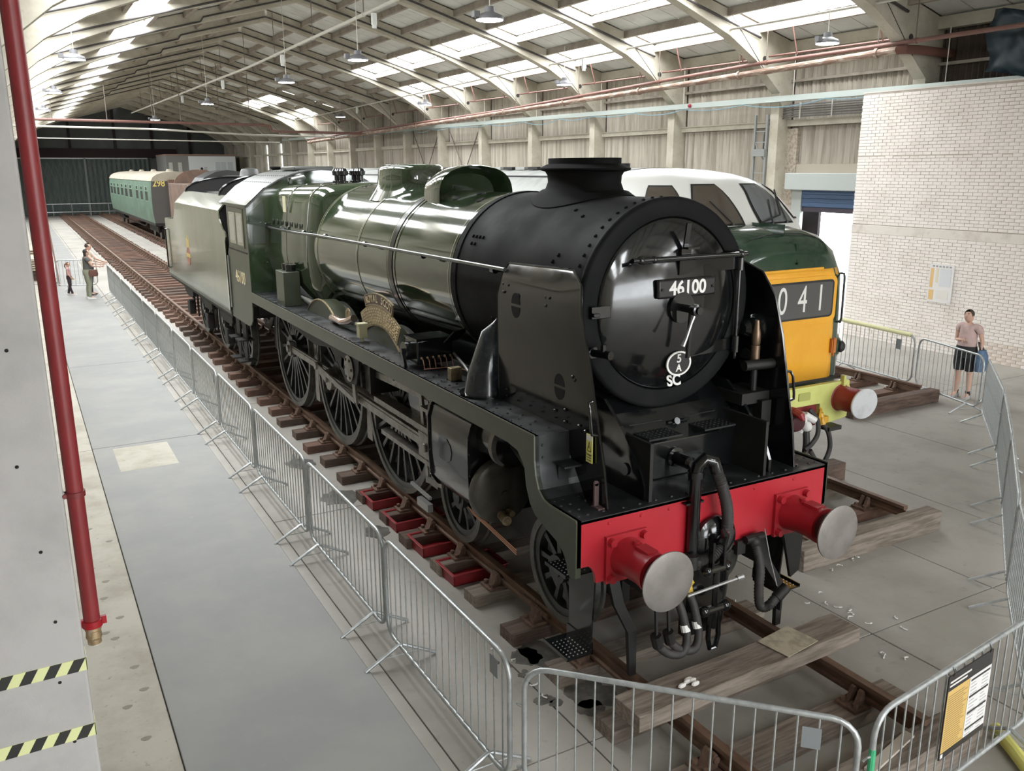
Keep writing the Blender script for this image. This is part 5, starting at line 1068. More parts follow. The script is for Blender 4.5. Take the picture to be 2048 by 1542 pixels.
for y in (51.5, 69.3): MB().box(-1.0, -.9, y - 1.9, y + 1.9, .40, .72).box(.9, 1.0, y - 1.9, y + 1.9, .40, .72).build('bogie_side', M_und, Cc)
# dark steam engine standing between diesel and coach
K = empty('distant_locomotive', (3.46, 0, ZR), 0, 'rust brown and black steam engine glimpsed behind the green tender', 'locomotive')
M_rb = P('rust_brown', (.17, .105, .075), .75, var=(1.5, (.10, .07, .055), .4, .65)); M_kd = P('grimy_grey', (.10, .105, .10), .35, var=(1.5, (.06, .06, .06), .4, .65))
MB().box(-1.3, 1.3, 36.5, 42.2, 1.2, 3.3).build('tender_tank', M_rb, K, bevel=.03)
MB().prism(arch(0, 1.15, 3.95, 3.3), 'y', 41.2, 41.3).build('tender_bunker', M_rb, K, smooth=0)
MB().prism([(1.3, 1.3), (1.3, 3.2), (1.0, 3.6), (.5, 3.85), (0, 3.92), (-.5, 3.85), (-1.0, 3.6), (-1.3, 3.2), (-1.3, 1.3)], 'y', 34.2, 36.3).build('cab', P('cab_black', (.03, .03, .03), .5), K, smooth=20)
MB().loft([sring(34.2, .98, 2.72, 40), sring(30, .95, 2.76, 40), sring(24.6, .86, 2.8, 40)]).build('boiler', M_kd, K, smooth=60)
MB().lathe([(.5, 3.5), (.40, 3.62), (.36, 3.85), (.30, 3.95), (.1, 4.0)], (0, 30.2, 0), (0, 0, 1), 24).build('dome', M_kd, K)
MB().lathe([(.42, 3.55), (.3, 3.68), (.28, 3.92), (.36, 3.97), (.36, 4.02)], (0, 25.6, 0), (0, 0, 1), 24).build('chimney', P('chimney_black', (.012, .012, .012), .6), K)
MB().box(-1.25, 1.25, 24.2, 36.4, 1.15, 1.35).box(-.6, .6, 24.5, 36.4, .5, 1.8).build('running_plate', M_und, K)
for y in (27.5, 29.6, 31.7, 38, 40.6):
    for sx in (-1, 1): MB().cyl((sx * .70, y, .7), (sx * .82, y, .7), .7, n=24).build('wheel', M_whl, K)
# white cabin at the far end
B = empty('site_cabin', (7.6, 80, 0), 0, 'white two storey cabin with grey side at the far right end', 'cabin')
M_cab = P('cabin_white', (.82, .86, .87), .5); M_cab2 = P('cabin_grey', (.26, .26, .25), .6)
MB().box(0, 6.1, 0, 6, 0, 5.55).build('cabin_body', M_cab2, B); MB().box(1.9, 6.05, -.06, 0, 3.0, 5.45).build('white_panel', M_cab, B); MB().box(-.05, 6.15, -.1, 6, 5.5, 5.62).build('cabin_roof', P('cabin_roof', (.35, .22, .17), .7), B)
for x in (.35, 1.15): MB().box(x - .16, x + .16, -.03, 0, 3.7, 4.9).build('cabin_window', P('window_pale', (.6, .6, .56), .4), B)
for x in (4.45, 4.95, 5.55): MB().box(x - .22, x + .22, -.08, -.05, 3.0, 4.95).build('cabin_door', P('cabin_door', (.62, .66, .68), .5), B)
MB().cyl((3.0, -.07, 4.35), (3.0, -.06, 4.35), .12, n=16).build('cabin_badge', M_drk, B); text_obj('cabin_word', 'ONE', .14, M_drk, B, (3.35, -.065, 4.42), (R(90), 0, 0), .002); text_obj('cabin_word', 'RAIL', .14, M_drk, B, (3.35, -.065, 4.26), (R(90), 0, 0), .002)
M_pane = EM('lit_pane', (.9, .95, 1.0), 3.0)
for k, y in enumerate((73.2, 68.6)):
    w_ = empty('window_%d' % (k + 1), (14.88, y, 4.2)); tag(w_, 'narrow lit window in the far right wall', kind='structure'); MB().box(-.03, 0, -.5, .5, 0, 2.1).build('window_pane', M_pane, w_); MB().box(-.05, .02, -.6, .6, -.1, 0).box(-.05, .02, -.6, .6, 2.1, 2.2).build('window_frame', M_frame, w_)
# ================================================================== SERVICES ON WALLS AND ROOF
M_rp = P('red_oxide_pipe', (.21, .105, .085), .55, var=(3, (.17, .085, .07), .4, .65)); M_rp2 = P('flaking_pipe', (.22, .14, .105), .7, var=(4, (.42, .35, .28), .48, .62), stretch=(3, .6, 3))
M_red2 = P('red_paint_pipe', (.27, .032, .035), .38, var=(4, (.22, .028, .03), .4, .65)); M_wp = P('pale_conduit', (.58, .56, .50), .5)
M_try = P('tray_green', (.50, .56, .53), .45, .3); M_dkp = P('dark_conduit', (.045, .04, .038), .6)
def run(name, pts, r, m, label, cat, hang=None, hm=None, n=10):
    e = empty(name, pts[0], 0, label, cat); o = Vector(pts[0])
    MB().tube([Vector(p) - o for p in pts], r, n).build('pipe_run', m, e)
    if hang:
        for y in hang:
            k = next(i for i in range(len(pts) - 1) if min(pts[i][1], pts[i+1][1]) <= y <= max(pts[i][1], pts[i+1][1])); a, b_ = Vector(pts[k]), Vector(pts[k+1]); t = (y - a.y) / (b_.y - a.y); p = a + (b_ - a) * t - o
            top = roof_z(p.x + o.x) - .15 - o.z
            MB().cyl(p, (p.x, p.y, min(top, p.z + 1.4)), .012, n=6).build('hanger', M_rod, e); MB().cyl(p - Vector((0, .04, 0)), p + Vector((0, .04, 0)), r * 1.35, n=n).build('clip', m, e)
    return e
fy = [y for y in FY if 9 < y < 58]
run('heating_pipe', [(13.5, 9.2, 6.84), (13.5, 17, 6.68), (13.5, 36, 6.36), (13.5, 56, 6.05)], .085, M_rp2, 'thick flaking brown heating pipe along the right wall', 'pipe', [y + .5 for y in fy], n=12)
MB().tube([(0, 0, 0), (.05, -.2, -.01), (.3, -.35, -.02), (1.4, -.4, -.05)], .10, 12).build('pipe_elbow', P('rust_dark', (.12, .05, .035), .8), bpy.data.objects['heating_pipe'])
run('sprinkler_pipe', [(13.5, 3.0, 7.0), (13.5, 14, 6.97), (13.5, 28.3, 6.58), (13.5, 56, 6.25)], .05, M_rp, 'slimmer red pipe running just above the brown heating pipe', 'pipe', [y - .5 for y in fy])
run('roof_conduit', [(12.5, 5, 7.70), (12.5, 17, 7.82), (12.5, 26, 7.78), (12.5, 55, 7.45)], .03, M_wp, 'thin white conduit under the lower skylights on the right slope', 'conduit', [y for y in fy])
run('ridge_conduit', [(4, 8.5, 8.22), (4, 31, 8.12), (4, 70, 8.5)], .045, M_wp, 'long pale conduit slung below the ridge', 'conduit', [y for y in FY if 10 < y < 68])
run('cross_pipe', [(-4.6, 45.6, 6.70), (7.8, 45.62, 6.64), (8.3, 45.63, 6.60), (8.4, 45.63, 6.35), (8.6, 45.3, 6.3), (13.4, 45.0, 6.25)], .07, M_rp, 'red pipe crossing the shed from wall to wall in the distance', 'pipe')
for x in (-2.5, 0, 2.2, 3.6, 5.6, 7.2): MB().cyl((x + 4.6, 0, 0), (x + 4.6, 0, roof_z(x) - .2 - 6.7), .02, n=6).build('hanger', M_rod, bpy.data.objects['cross_pipe'])
run('cross_conduit', [(-4.6, 50, 6.56), (2.6, 50, 6.50), (8.5, 50, 6.26), (13.9, 50, 6.2)], .055, M_wp, 'pale grey conduit crossing the shed behind the red cross pipe', 'conduit')
run('lower_cross_conduit', [(-4.6, 50.2, 5.95), (5.3, 50.2, 5.88), (10, 50.2, 5.85)], .03, M_wp, 'thinner grey conduit crossing the shed below the other', 'conduit')
# cable tray
tr = empty('cable_tray', (14.28, 0, 0), 0, 'pale green cable tray with looping blue cables along the right wall', 'cable tray')
ty_ = [(5.6, 6.02), (9.9, 6.05), (29.8, 6.24), (66, 6.5)]
def tz_(y):
    for (a, za), (b_, zb) in zip(ty_[:-1], ty_[1:]):
        if y <= b_: return za + (zb - za) * (y - a) / (b_ - a)
    return 6.5
y = 5.6
while y < 64:
    MB().bar((0, y, tz_(y)), (0, y + 3, tz_(y + 3)), .03, .15).bar((.1, y, tz_(y) - .07), (.1, y + 3, tz_(y + 3) - .07), .2, .015).build('tray_length', M_try, tr, smooth=0); y += 3.0
y = 7.0; M_bc = P('blue_cable', (.20, .36, .45), .5); rc = random.Random(2)
while y < 46:
    L_ = rc.uniform(1.6, 3.2); sg_ = rc.uniform(.04, .16)
    MB().tube([(-.04, y + L_ * t, tz_(y) - .08 - sg_ * 4 * t * (1 - t)) for t in [k / 8 for k in range(9)]], .012, 5).build('cable_loop', M_bc, tr); y += L_
for y in fy: MB().cyl((0, y - .8, tz_(y)), (0, y - .8, 7.3), .012, n=6).build('tray_rod', M_wp, tr)
MB().sphere((-.05, 17.2, 6.12), .06, 8, 6).build('alarm_beacon', P('beacon_red', (.35, .02, .05), .4), tr)
# conduits along the rafters, one per frame
rcL = MB().tube([(XR0 - 9.0, 0, roof_z(XR0 - 9.0) - .42), (XR0 - 3.4, 0, roof_z(XR0 - 3.4) - .40), (XR0 - 3.3, 0, roof_z(XR0 - 3.3) - .28), (XR0 - .05, 0, roof_z(XR0) - .30), (XR0 + 2.6, 0, roof_z(XR0 + 2.6) - .30), (XR0 + 8.6, 0, roof_z(XR0 + 8.6) - .36)], .032, 6).mesh('rafter_conduit', 40); rcL.materials.append(M_dkp)
for i, y in enumerate(FY[6:20]): link('rafter_conduit', rcL, bpy.data.objects['trim_%d' % (i + 6)], (0, -.22, 0))
brk = MB().tube([(13.75, .18, 7.12), (13.75, 4.2, 7.16)], .03, 6).mesh('tie_rail', 40); brk.materials.append(M_rp)
hole = MB().cyl((13.78, -.165, 7.12), (13.78, .165, 7.12), .075, n=14).mesh('frame_hole', 40); hole.materials.append(M_dkp)
for i, y in enumerate(FY[7:17]):
    e = bpy.data.objects['trim_%d' % (i + 7)]; link('tie_rail', brk, e); link('frame_hole', hole, e)
    MB().cyl((13.2, .35, 7.72), (13.42, .3, 7.05), .02, n=6).cyl((13.2, 2.9, 7.72), (13.42, 2.9, 7.05), .02, n=6).build('pipe_strut', M_rp, e)
# high bay lamps
M_led = EM('led_disc', (.93, .97, 1.0), 45.0); M_lmp = P('lamp_grey', (.16, .16, .17), .5)
lm_b = MB().lathe([(.09, .24), (.10, .14), (.24, .08), (.27, .03), (.27, 0)], (0, 0, 0), (0, 0, 1), 24).box(-.36, -.24, -.06, .06, .03, .14).mesh('lamp_housing', 40); lm_b.materials.append(M_lmp)
lm_d = MB().lathe([(.001, -.006), (.255, -.006), (.255, .004)], (0, 0, 0), (0, 0, 1), 24).mesh('lamp_diffuser', 0); lm_d.materials.append(M_led)
lamps = [(12.2, 10.1, 'beside the brick wall over the diesel engine'), (12.25, 21.4, 'on the right row, second from the brick wall'), (11.9, 32.3, 'on the right row, third from the brick wall'), (11.4, 42.6, 'on the right row, fourth from the brick wall'),
         (3.8, 10.9, 'on the centre row nearest the viewer'), (3.7, 18.1, 'on the centre row, second from the viewer'), (3.65, 24.9, 'on the centre row, third from the viewer'), (3.2, 36, 'on the centre row, fourth from the viewer'), (2.9, 49.9, 'on the centre row, farthest away'),
         (-2.85, 20.9, 'on the left row nearest the viewer'), (-2.9, 32, 'on the left row, second from the viewer'), (-2.9, 43, 'on the left row, third from the viewer')]
for x, y, w in lamps:
    z = 7.0 if x > 0 else 6.95
    e = empty('high_bay_lamp', (x, y, z), 0, 'round hanging LED lamp ' + w, 'lamp', 'hanging lamps under the roof')
    link('lamp_housing', lm_b, e); link('lamp_diffuser', lm_d, e); MB().cyl((0, 0, .2), (0, 0, roof_z(x) - z - .1), .010, n=6).build('suspension_rod', M_wp, e)
em_m = MB().box(-.06, .06, -.05, .05, -.28, 0).cyl((0, 0, -.36), (0, 0, -.28), .06, n=10).mesh('detector_box', 30); em_m.materials.append(P('box_white', (.70, .72, .70), .5))
for k, (x, y, z) in enumerate(((4.0, 17.6, 8.1), (4.0, 26.5, 8.05), (4.0, 36.4, 8.05), (4.0, 47, 8.15), (12.5, 20.6, 7.75), (12.5, 43, 7.6))):
    e = link('detector_box', em_m, None, (x, y, z)); tag(e, ['small white box hanging from the ridge conduit, nearest the viewer', 'small white box on the ridge conduit, second from the viewer', 'small white box on the ridge conduit, third from the viewer', 'small white box on the ridge conduit, farthest away', 'small white box on the right roof conduit, nearer one', 'small white box on the right roof conduit, farther one'][k], 'detector', 'boxes on the roof conduits')
# red drain pipe beside the concrete pier
DPp = empty('red_drain_pipe', (-4.505, .0, 0), 0, 'long dark red vertical pipe with brass end beside the concrete pier', 'pipe')
MB().cyl((0, 0, 1.79), (0, 0, 6.6), .042, n=24).build('pipe', M_red2, DPp, smooth=40)
MB().cyl((0, 0, 1.775), (0, 0, 1.815), .052, n=20).obox((.058, 0, 1.80), (.014, 0, 0), (0, .01, 0), (0, 0, .022)).obox((-.058, 0, 1.80), (.014, 0, 0), (0, .01, 0), (0, 0, .022)).build('collar', P('collar_red', (.36, .012, .02), .4), DPp)
MB().lathe([(.040, 1.78), (.043, 1.755), (.038, 1.75), (.042, 1.71), (.036, 1.70), (.036, 1.672)], (0, 0, 0), (0, 0, 1), 20).build('brass_end', P('old_brass', (.38, .27, .15), .45, .5, var=(30, (.55, .48, .38), .5, .65)), DPp)
MB().lathe([(.034, 1.68), (.034, 1.668), (.02, 1.66)], (0, 0, 0), (0, 0, 1), 16).build('white_seal', M_wht, DPp)
MB().cyl((0, 0, 2.535), (0, 0, 2.565), .050, n=20).cyl((-.055, 0, 2.55), (-.05, -.03, 2.55), .012, n=8).box(-.055, -.03, -.012, .012, 2.535, 2.565).build('pipe_clamp', P('clamp_red', (.20, .03, .03), .5), DPp)
MB().cyl((-.05, 0, 2.55), (-.058, 0, 2.55), .025, n=8).build('clamp_stud', M_gry, DPp)
# conduit bundle curving from the lattice mast to the brick wall
cbn = empty('conduit_bundle', (14.62, 14.3, 0), 0, 'bundle of grey conduits curving along the wall above the roller door', 'conduit')
for k in range(6):
    dz = -.062 * k; r_ = .85 - .062 * k * 0
    MB().tube([(0, .02 - .065 * k, 4.6), (0, .02 - .065 * k, 5.05)] + [(0, -.85 - .0 + (.87 - .065 * k) * math.cos(R(a)), 5.05 + (.87 - .062 * k) * math.sin(R(a))) for a in (15, 30, 45, 60, 75)] + [(0, -.95, 5.92 + dz), (0, -4.6, 5.90 + dz)], .022, 8).build('conduit', P('conduit_grey', (.16, .15, .145), .55), cbn)
for y in (-1.3, -2.4, -3.5): MB().box(-.04, .0, y - .02, y + .02, 5.55, 5.97).build('saddle', M_wp, cbn)
lm_ = empty('lattice_mast', (14.42, 14.25, 0), 0, 'grey lattice steel mast standing against the first wall column', 'mast')
MB().box(-.03, .03, .2, .26, 0, 5.7).box(-.03, .03, -.26, -.2, 0, 5.7).build('mast_leg', P('mast_grey', (.28, .29, .28), .5, .4), lm_)
for k in range(9): MB().bar((0, -.22, .3 + .58 * k), (0, .22, .3 + .58 * (k + (1 if k % 2 else -1) * .5 + .5)), .02, .03).bar((0, -.22, .6 + .58 * k), (0, .22, .6 + .58 * k), .02, .025).build('mast_lacing', MATS['mast_grey'], lm_)
MB().box(-.08, .08, -.25, .25, 4.55, 4.75).build('cable_box', MATS['mast_grey'], lm_)
# tarpaulin above the brick wall
m = MB(); g = []; rtp = random.Random(4)
for j in range(9): g.append([(14.1 + .12 * math.sin(i * 1.9 + j) + rtp.uniform(-.03, .03), 4.6 + .28 * i, 6.12 + j * .16 + .1 * math.sin(i * .8)) for i in range(11)])
m.loft(g, closed=False); tp = m.build('tarpaulin', P('tarp_blue', (.012, .03, .045), .4, var=(5, (.025, .045, .06), .45, .65)), smooth=60); md = tp.modifiers.new('s', 'SOLIDIFY'); md.thickness = .01; tag(tp, 'dark blue tarpaulin hanging above the brick wall', 'tarpaulin')
# notice on the brick wall
nb = MB().box(13.815, 13.842, 7.37, 7.97, 1.17, 2.05).build('wall_notice', P('notice_white', (.78, .76, .74), .5)); tag(nb, 'white notice sheet with small orange columns on the brick wall', 'notice')
for a, c, z0, z1, cc in ((7.86, 7.94, 1.5, 1.95, (.75, .50, .22)), (7.74, 7.80, 1.62, 1.95, (.72, .66, .50)), (7.42, 7.70, 1.55, 1.95, (.66, .68, .70)), (7.82, 7.94, 1.22, 1.45, (.75, .60, .36)), (7.45, 7.75, 1.25, 1.45, (.74, .71, .66))): MB().box(13.811, 13.815, a, c, z0, z1).build('printed_block', P('print_%d' % int(c * 1000), cc, .6), nb)
for k in range(6): MB().box(13.811, 13.815, 7.43 + k * .085, 7.48 + k * .085, 1.98, 2.02).build('printed_mark', P('print_grey', (.35, .35, .36), .6), nb)

# ================================================================== BARRIERS
M_gal2 = P('barrier_galvanised', (.50, .52, .52), .42, .55, var=(12, (.38, .40, .40), .42, .64), rvar=(8, .34, .5))
bar_cache = {}
def barrier(p, q, label, gap=.05, plate=None, n_bars=None, z0=.17, z1=1.08, feet=True):
    p, q = Vector((p[0], p[1], 0)), Vector((q[0], q[1], 0)); d = q - p; L_ = d.length - gap; d.normalize()
    e = empty('crowd_barrier', p + d * gap / 2, math.atan2(d.y, d.x), label, 'barrier', 'galvanised crowd barriers')
    r, tr_ = .16, .019
    loop = []
    for cx, cz, a in ((L_ - r, z1 - r, 90), (L_ - r, z0 + r, 0), (r, z0 + r, -90), (r, z1 - r, -180)):
        loop += [(cx + r * math.cos(R(a - 90 * i / 5)), 0, cz + r * math.sin(R(a - 90 * i / 5))) for i in range(6)]
    loop.append(loop[0]); loop.append(loop[1])
    MB().tube(loop, tr_, 8, False).build('frame', M_gal2, e, smooth=60)
    nb_ = n_bars or int((L_ - .15) / .113)
    key = round(z1 - z0, 3)
    if key not in bar_cache: bar_cache[key] = MB().cyl((0, 0, z0), (0, 0, z1), .0065, n=6).mesh('bar', 40); bar_cache[key].materials.append(M_gal2)
    for k in range(nb_): link('bar', bar_cache[key], e, (.10 + (L_ - .2) * k / (nb_ - 1), 0, 0), scale=(1, 1, 1 if .1 < k / nb_ < .95 else .985))
    if feet:
        if 'foot' not in bar_cache:
            bar_cache['foot'] = MB().tube([(0, -.33, .012), (0, -.02, .18), (0, .02, .18), (0, .33, .012)], .016, 8).cyl((0, -.2, .085), (0, .2, .085), .005, n=5).mesh('foot', 40); bar_cache['foot'].materials.append(M_gal2)
        for x in (.30, L_ - .30): link('foot', bar_cache['foot'], e, (x, 0, 0))
    hk = bar_cache.get('hook')
    if hk is None:
        hk = bar_cache['hook'] = MB().tube([(0, 0, .32), (-.05, 0, .33), (-.055, .02, .30), (-.03, .03, .28)], .007, 6).tube([(0, 0, .80), (-.05, 0, .81), (-.055, .02, .78), (-.03, .03, .76)], .007, 6).mesh('coupling_hooks', 40); hk.materials.append(M_gal2)
    link('coupling_hooks', hk, e)
    if plate is not None: MB().box(plate, plate + .11, -.012, -.008, .86, 1.0).build('maker_plate', P('plate_grey', (.30, .32, .33), .5, .3), e)
    return e
yj = [-.48, 1.83, 4.21, 6.73, 9.14, 11.49, 13.65, 16.05, 18.35, 20.85, 23.4, 25.7, 27.85]
ordn = ['first', 'second', 'third', 'fourth', 'fifth', 'sixth', 'seventh', 'eighth', 'ninth', 'tenth', 'eleventh', 'twelfth']
for k in range(12):
    barrier((-2.13, yj[k+1]), (-2.13, yj[k]), 'galvanised crowd barrier along the walkway left of the steam engine, %s from the viewer' % ordn[k], plate=2.0 if k % 2 == 0 else None)
barrier((-2.10, -.55), (-.66, -2.06), 'galvanised crowd barrier turning the near corner in front of the timber baulk', plate=1.72)
bb5 = barrier((-.56, -2.04), (1.66, -1.78), 'galvanised crowd barrier carrying the yellow and white information board')
MB().cyl((.0, 0, .30), (.0, 0, .85), .0205, n=10).build('green_tape', P('green_tape', (.06, .42, .20), .5), bb5)
RJ = [(1.72, -1.72), (3.55, -.44), (5.5, .82), (7.45, 2.12), (9.42, 3.62)]
for k in range(4): barrier(RJ[k], RJ[k+1], 'galvanised crowd barrier on the right side of the enclosure, %s after the information board' % ordn[k])
barrier((9.50, 3.72), (10.08, 5.42), 'galvanised crowd barrier in front of the person in the pink shirt')
by = barrier((10.12, 5.5), (10.45, 7.7), 'galvanised crowd barrier topped with pale yellow foam behind the diesel buffer')
MB().cyl((.12, 0, 1.085), (2.05, 0, 1.085), .045, n=12).build('foam_sleeve', P('foam_yellow', (.74, .72, .42), .8), by)
MB().box(.35, .48, -.02, -.012, .75, .95).build('grey_tag', MATS['plate_grey'], by)
barrier((-5.0, 31.4), (-3.75, 31.2), 'crowd barrier across the walkway end behind the long white board'); barrier((-3.65, 30.4), (-2.3, 30.1), 'crowd barrier across the walkway end behind the small child')
yt = MB().tube([(1.44, -1.66, .055), (1.30, -1.9, .055), (1.0, -2.35, .05)], .05, 12).build('foam_tube', P('foam_bright', (.74, .70, .20), .7)); tag(yt, 'yellow foam tube on the floor below the information board barrier', 'foam tube')
# far railing before the end doors
fr2 = empty('far_railing', (0, 88.6, 0), 0, 'white tubular railing in front of the far folding doors', 'railing')
MB().tube([(7.0, 0, 1.15), (-2.4, 0, 1.15), (-2.7, 0, 1.0), (-2.7, 0, .55), (-2.4, 0, .40), (7.0, 0, .40)], .05, 8).build('rail', M_galv, fr2)
for x in (-1.6, 0, 1.6, 3.2, 4.8, 6.4): MB().cyl((x, 0, 0), (x, 0, 1.15), .045, n=8).build('post', M_galv, fr2)
# information board tied to the barrier
ib = empty('information_board', (.54, -1.925, 0), math.atan2(.26, 2.22), 'yellow and white printed information board with black header on the front barrier', 'sign')
MB().box(-.29, .29, -.012, -.004, .42, 1.04).build('board_panel', P('board_black', (.03, .028, .028), .4), ib)
MB().box(-.285, -.005, -.0135, -.012, .47, .93).build('text_column', P('board_orange', (.62, .42, .14), .5), ib)
MB().box(.0, .285, -.0135, -.012, .47, .93).build('data_column', P('board_white', (.72, .71, .70), .5), ib)
mk_ = P('print_brown', (.30, .20, .07), .6); M_pw = P('print_white', (.7, .68, .66), .6); M_pk = P('board_black', (.03, .028, .028), .4); M_pg = P('print_grey2', (.42, .41, .40), .6)
ln = MB(); r3 = random.Random(8)
for k in range(24): ln.box(-.27, -.27 + r3.uniform(.19, .25), -.0142, -.0135, .885 - .0175 * k, .891 - .0175 * k)
tag(ln.build('printed_lines', mk_, ib, smooth=0), kind='stuff')
for k in range(4): MB().box(.015, .27, -.0145, -.0135, .895 - .125 * k, .91 - .125 * k).build('black_rule', M_pk, ib)
ln = MB()
for k in range(16): ln.box(.02, .02 + r3.uniform(.06, .12), -.0142, -.0135, .87 - .026 * k, .877 - .026 * k).box(.17, .17 + r3.uniform(.05, .1), -.0142, -.0135, .87 - .026 * k, .877 - .026 * k)
tag(ln.build('printed_data', M_pg, ib, smooth=0), kind='stuff')
for k in range(2): MB().box(-.27, .0 - .05 * k, -.0135, -.012, .985 - .028 * k, .998 - .028 * k).build('header_line', M_pw, ib)
MB().box(-.28, -.25, -.0135, -.012, .43, .46).build('board_logo', M_pw, ib)
for x in (-.24, .24): MB().tube([(x, -.01, 1.03), (x, -.02, 1.06), (x, .0, 1.09), (x, .025, 1.07), (x, .02, 1.04)], .005, 6).build('cable_tie', M_pk, ib)
# ---- floor litter and stains
fl_m = MB().tube([(-.02, 0, .006), (0, .012, .012), (.02, 0, .006), (.026, -.012, .01)], .006, 5).mesh('paint_flake', 40); fl_m.materials.append(P('flake_white', (.70, .69, .66), .8))
for k, (x, y) in enumerate(((2.08, .59), (1.95, .4), (2.0, .29), (2.05, .2), (2.0, .15), (1.93, .1), (2.31, -.13), (2.0, -.07), (1.63, -.51), (1.66, -.48), (1.77, -.64), (2.2, -.3), (1.8, .5), (1.2, .9), (-1.32, 1.29), (-1.26, 1.05), (-1.3, .45), (-1.28, .64), (2.6, .9), (2.75, .93), (3.0, .95), (3.1, .97))):
    o = link('paint_flake', fl_m, None, (x, y, .001), (0, 0, k * 1.3), scale=(1 + .3 * (k % 3), 1.2, 1)); tag(o, 'small curled white paint flake lying on the concrete floor', 'flake', 'paint flakes on the floor')
M_oil = P('oil_stain', (.10, .093, .08), .55, var=(9, (.17, .158, .138), .45, .65))
def blob(x, y, r, sy=1.0, seed=0):
    rr = random.Random(seed); n = 20; q = [(x + r * (1 + .18 * rr.uniform(-1, 1)) * math.cos(2*math.pi*i/n), y + r * sy * (1 + .18 * rr.uniform(-1, 1)) * math.sin(2*math.pi*i/n)) for i in range(n)]
    MB().prism(q, 'z', -.004, .0025).build('oil_stain', M_oil, f, smooth=0)
for k, (x, y, r, sy) in enumerate(((-.98, 1.02, .16, 1.6), (-1.12, 1.05, .13, 1.2), (-.95, .30, .20, 1.0), (-1.05, .15, .12, .9), (-1.32, .42, .09, .7), (-1.26, .34, .06, .8), (-1.33, 1.0, .03, 1), (-1.30, .82, .035, 1), (-1.25, .86, .028, 1), (-1.4, 1.1, .03, 1), (-1.32, 5.6, .25, 1.1), (-1.4, 7.2, .2, 1.2), (-1.3, 4.3, .16, 1.2))): blob(x, y, r, sy, k)
# pock marks on the rough strip at the left
M_pock = P('pock', (.26, .24, .20), .9)
for k, (x, y) in enumerate(((-4.28, 3.2), (-4.35, 3.35), (-4.2, 3.6), (-4.3, 4.1), (-4.25, 4.5), (-4.36, 4.9), (-4.18, 2.6), (-4.15, 2.2), (-4.3, 2.0), (-4.12, 5.6), (-4.3, 6.1), (-4.22, 1.5))):
    q = [(x + .038 * (1 + .25 * math.sin(3 * t)) * math.cos(t), y + .028 * math.sin(t)) for t in [2*math.pi*i/10 for i in range(10)]]; MB().prism(q, 'z', -.003, .002).build('pock_mark', M_pock, f, smooth=0)
# ---- odds and ends on the left of the walkway
la = empty('leaning_board', (-3.66, 31.7, 0), 0, 'long white board on a rusty ladder leaning at the left of the walkway', 'ladder')
MB().bar((-.02, .05, .3), (-.12, 2.3, 2.62), .22, .05, (0, -.7, .7)).build('white_board', P('board_paint', (.80, .77, .70), .6), la)
for s in (.13, -.16): MB().bar((s, .0, .0), (s - .08, 2.4, 2.5), .05, .06).build('ladder_rail', M_rb, la)
for k in range(8): MB().cyl((-.16 - .009 * k, .12 + .28 * k, .12 + .29 * k), (.13 - .009 * k, .12 + .28 * k, .12 + .29 * k), .02, n=6).build('ladder_rung', M_rb, la)
M_plk = P('pale_plank', (.62, .55, .43), .8, var=(4, (.50, .43, .32), .4, .6))
for s, (px0, py0, lab) in enumerate(((-4.42, 35.0, 'stack of pale planks on trestles left of the walkway, nearer stack'), (-4.42, 40.0, 'stack of pale planks on trestles left of the walkway, farther stack'))):
    e = empty('plank_stack', (px0, py0, 0), 0, lab, 'planks')
    for k in range(5): MB().box(-.38 + .01 * k, .4, -1.2, 1.2, .42 + .09 * k, .48 + .09 * k).build('plank', M_plk, e)
    for y in (-.9, .9): MB().box(-.38, .38, y - .05, y + .05, 0, .42).build('trestle', M_slp, e)
# ================================================================== PEOPLE
def skin_mesh(name, verts, edges, root=0, sub=2):
    me = bpy.data.meshes.new(name); bm = bmesh.new(); lay = bm.verts.layers.skin.verify(); vs = []
    for (x, y, z, r) in verts:
        v = bm.verts.new((x, y, z)); rr = r if isinstance(r, tuple) else (r, r); v[lay].radius = rr; vs.append(v)
    vs[root][lay].use_root = True
    for a, b_ in edges: bm.edges.new((vs[a], vs[b_]))
    bm.to_mesh(me); bm.free()
    o = bpy.data.objects.new(name, me); COL.objects.link(o)
    s = o.modifiers.new('skin', 'SKIN'); s.use_smooth_shade = True; s.branch_smoothing = .6
    u = o.modifiers.new('sub', 'SUBSURF'); u.levels = sub; u.render_levels = sub
    dg = bpy.context.evaluated_depsgraph_get(); dg.update(); m2 = bpy.data.meshes.new_from_object(o.evaluated_get(dg)); bpy.data.objects.remove(o); m2.name = name
    m2.polygons.foreach_set('use_smooth', [True] * len(m2.polygons)); return m2
M_skin = P('skin', (.58, .36, .27), .55)
def limb(*pts): return list(pts)
